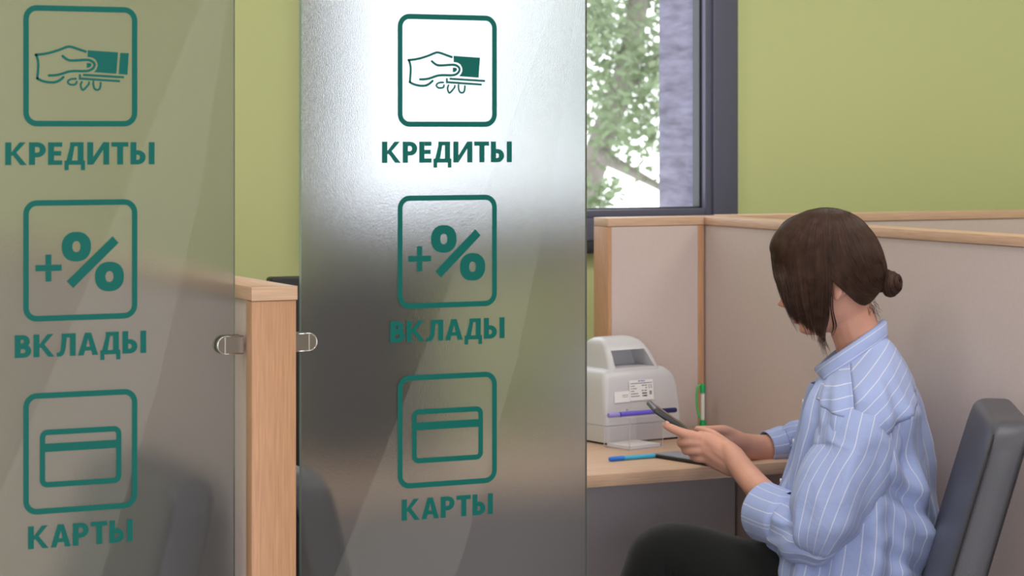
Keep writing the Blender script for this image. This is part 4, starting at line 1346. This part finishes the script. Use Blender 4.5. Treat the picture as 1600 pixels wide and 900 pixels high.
# front placket with buttons
bm = bmesh.new(); uvl = bm.loops.layers.uv.verify(); rows = []
pl = cr([(1271, 598), (1265, 610), (1257, 640), (1249, 675), (1238, 712), (1224, 755), (1212, 800), (1204, 845)], 5)
for x, y in pl:
    c = PW(x - 2, y, DP); rows.append([bm.verts.new(c + TN * w_ + TF * t2) for w_, t2 in ((.022, -.004), (.012, .003), (-.012, .003), (-.022, -.004))])
for i in range(len(rows) - 1):
    for j in range(3):
        f = bm.faces.new((rows[i][j], rows[i][j + 1], rows[i + 1][j + 1], rows[i + 1][j]))
        for lp, (ii, jj) in zip(f.loops, ((i, j), (i, j + 1), (i + 1, j + 1), (i + 1, j))):
            lp[uvl].uv = (jj * .012 + .006, ii * .01)
plk = bm_obj('placket', bm, M['shirt'], shirt, smooth=True)
md = plk.modifiers.new('t', 'SOLIDIFY'); md.thickness = .002; evalmesh(plk, 'placket')
for x, y in ((1259.5, 628), (1244.5, 690), (1225, 752)):
    bm = bmesh.new(); c = PW(x - 2, y, DP) + TF * .0035
    add_tube(bm, [tuple(c - TF * .002) + (.005, .005), tuple(c + TF * .001) + (.005, .005)], 14); bm_obj('button', bm, M['pearl'], plk, smooth=True, ang=40)

# ---- trousers and shoes
bm = bmesh.new()
def d_tr(s, th, L, co):
    return .004 * noise.noise(co * 9) + .0025 * math.sin(L * 40 + math.sin(th) * 2)
for lp_ in (near_leg, far_leg):
    add_tube(bm, cr([tuple(PW(a, b, c)) + (r1, r2) for a, b, c, r1, r2 in [(a, b, c, r1 + .004 + (.014 if b > 1000 else 0), r2 + .004 + (.014 if b > 1000 else 0)) for a, b, c, r1, r2 in lp_][:-1] + [(lp_[-1][0], lp_[-1][1] - 8, lp_[-1][2], .058, .060)]], 7), 40, refv=UP, disp=d_tr, roundcap=False)
add_tube(bm, cr([tuple(PW(a, b, c)) + (r1, r2) for a, b, c, r1, r2 in ((1335, 925, DP, .12, .10), (1345, 960, DP, .125, .17), (1345, 985, DP, .12, .175), (1345, 1000, DP, .10, .16))], 4), 30, refv=HN)
tro = bm_obj('trousers', bm, M['trouser'], per, smooth=True)
md = tro.modifiers.new('r', 'REMESH'); md.mode = 'VOXEL'; md.voxel_size = .006; md.use_smooth_shade = True
md = tro.modifiers.new('s', 'SMOOTH'); md.iterations = 4
evalmesh(tro, 'trousers')
for p in tro.data.polygons:
    p.use_smooth = True
for lp_ in (near_leg, far_leg):
    a_ = PW(lp_[-1][0], lp_[-1][1], lp_[-1][2]); a_.z = 0
    bm = bmesh.new()
    pts = [(-.055, .030, .026, .036), (-.03, .045, .036, .048), (.02, .038, .038, .040), (.08, .030, .042, .028), (.13, .024, .042, .022), (.17, .018, .030, .015)]
    add_tube(bm, cr([tuple(a_ + HF * x + UP * z) + (rw, rh) for x, z, rw, rh in [(x, rh + .002, rw, rh) for x, z, rw, rh in pts]], 5), 20, refv=UP, roundcap=True)
    bm_obj('shoe', bm, M['shoe'], per, smooth=True)

# ------------------------------------------------------------------ phone in her hands
a = W(1023, 640, 4.165); b = W(1110, 702, 4.185)
xa = (b - a).normalized(); ya = FW.copy(); ya = (ya - xa * ya.dot(xa)).normalized(); za = xa.cross(ya)
if za.z < 0: za = -za
ph = thing('smartphone', 'graphite smartphone held tilted in the woman’s hands', 'phone')
ph['label'] = 'graphite smartphone held tilted in both hands of the seated woman'
mm = Matrix((xa, ya, za)).transposed().to_4x4()
if mm.determinant() < 0:
    ya = -ya
    mm = Matrix((xa, ya, za)).transposed().to_4x4(); s0, s1 = -.072, 0
else:
    s0, s1 = 0, .072
mm.translation = a
ph.rotation_mode = 'QUATERNION'; ph.rotation_quaternion = mm.to_quaternion(); ph.location = a
box('case', 0, .148, s0, s1, -.0055, .0042, M['phone_side'], ph, bev=.0035, seg=4)
box('screen', .004, .144, s0 + .004, s1 - .004, .0042, .0047, M['screen'], ph, bev=.0002)
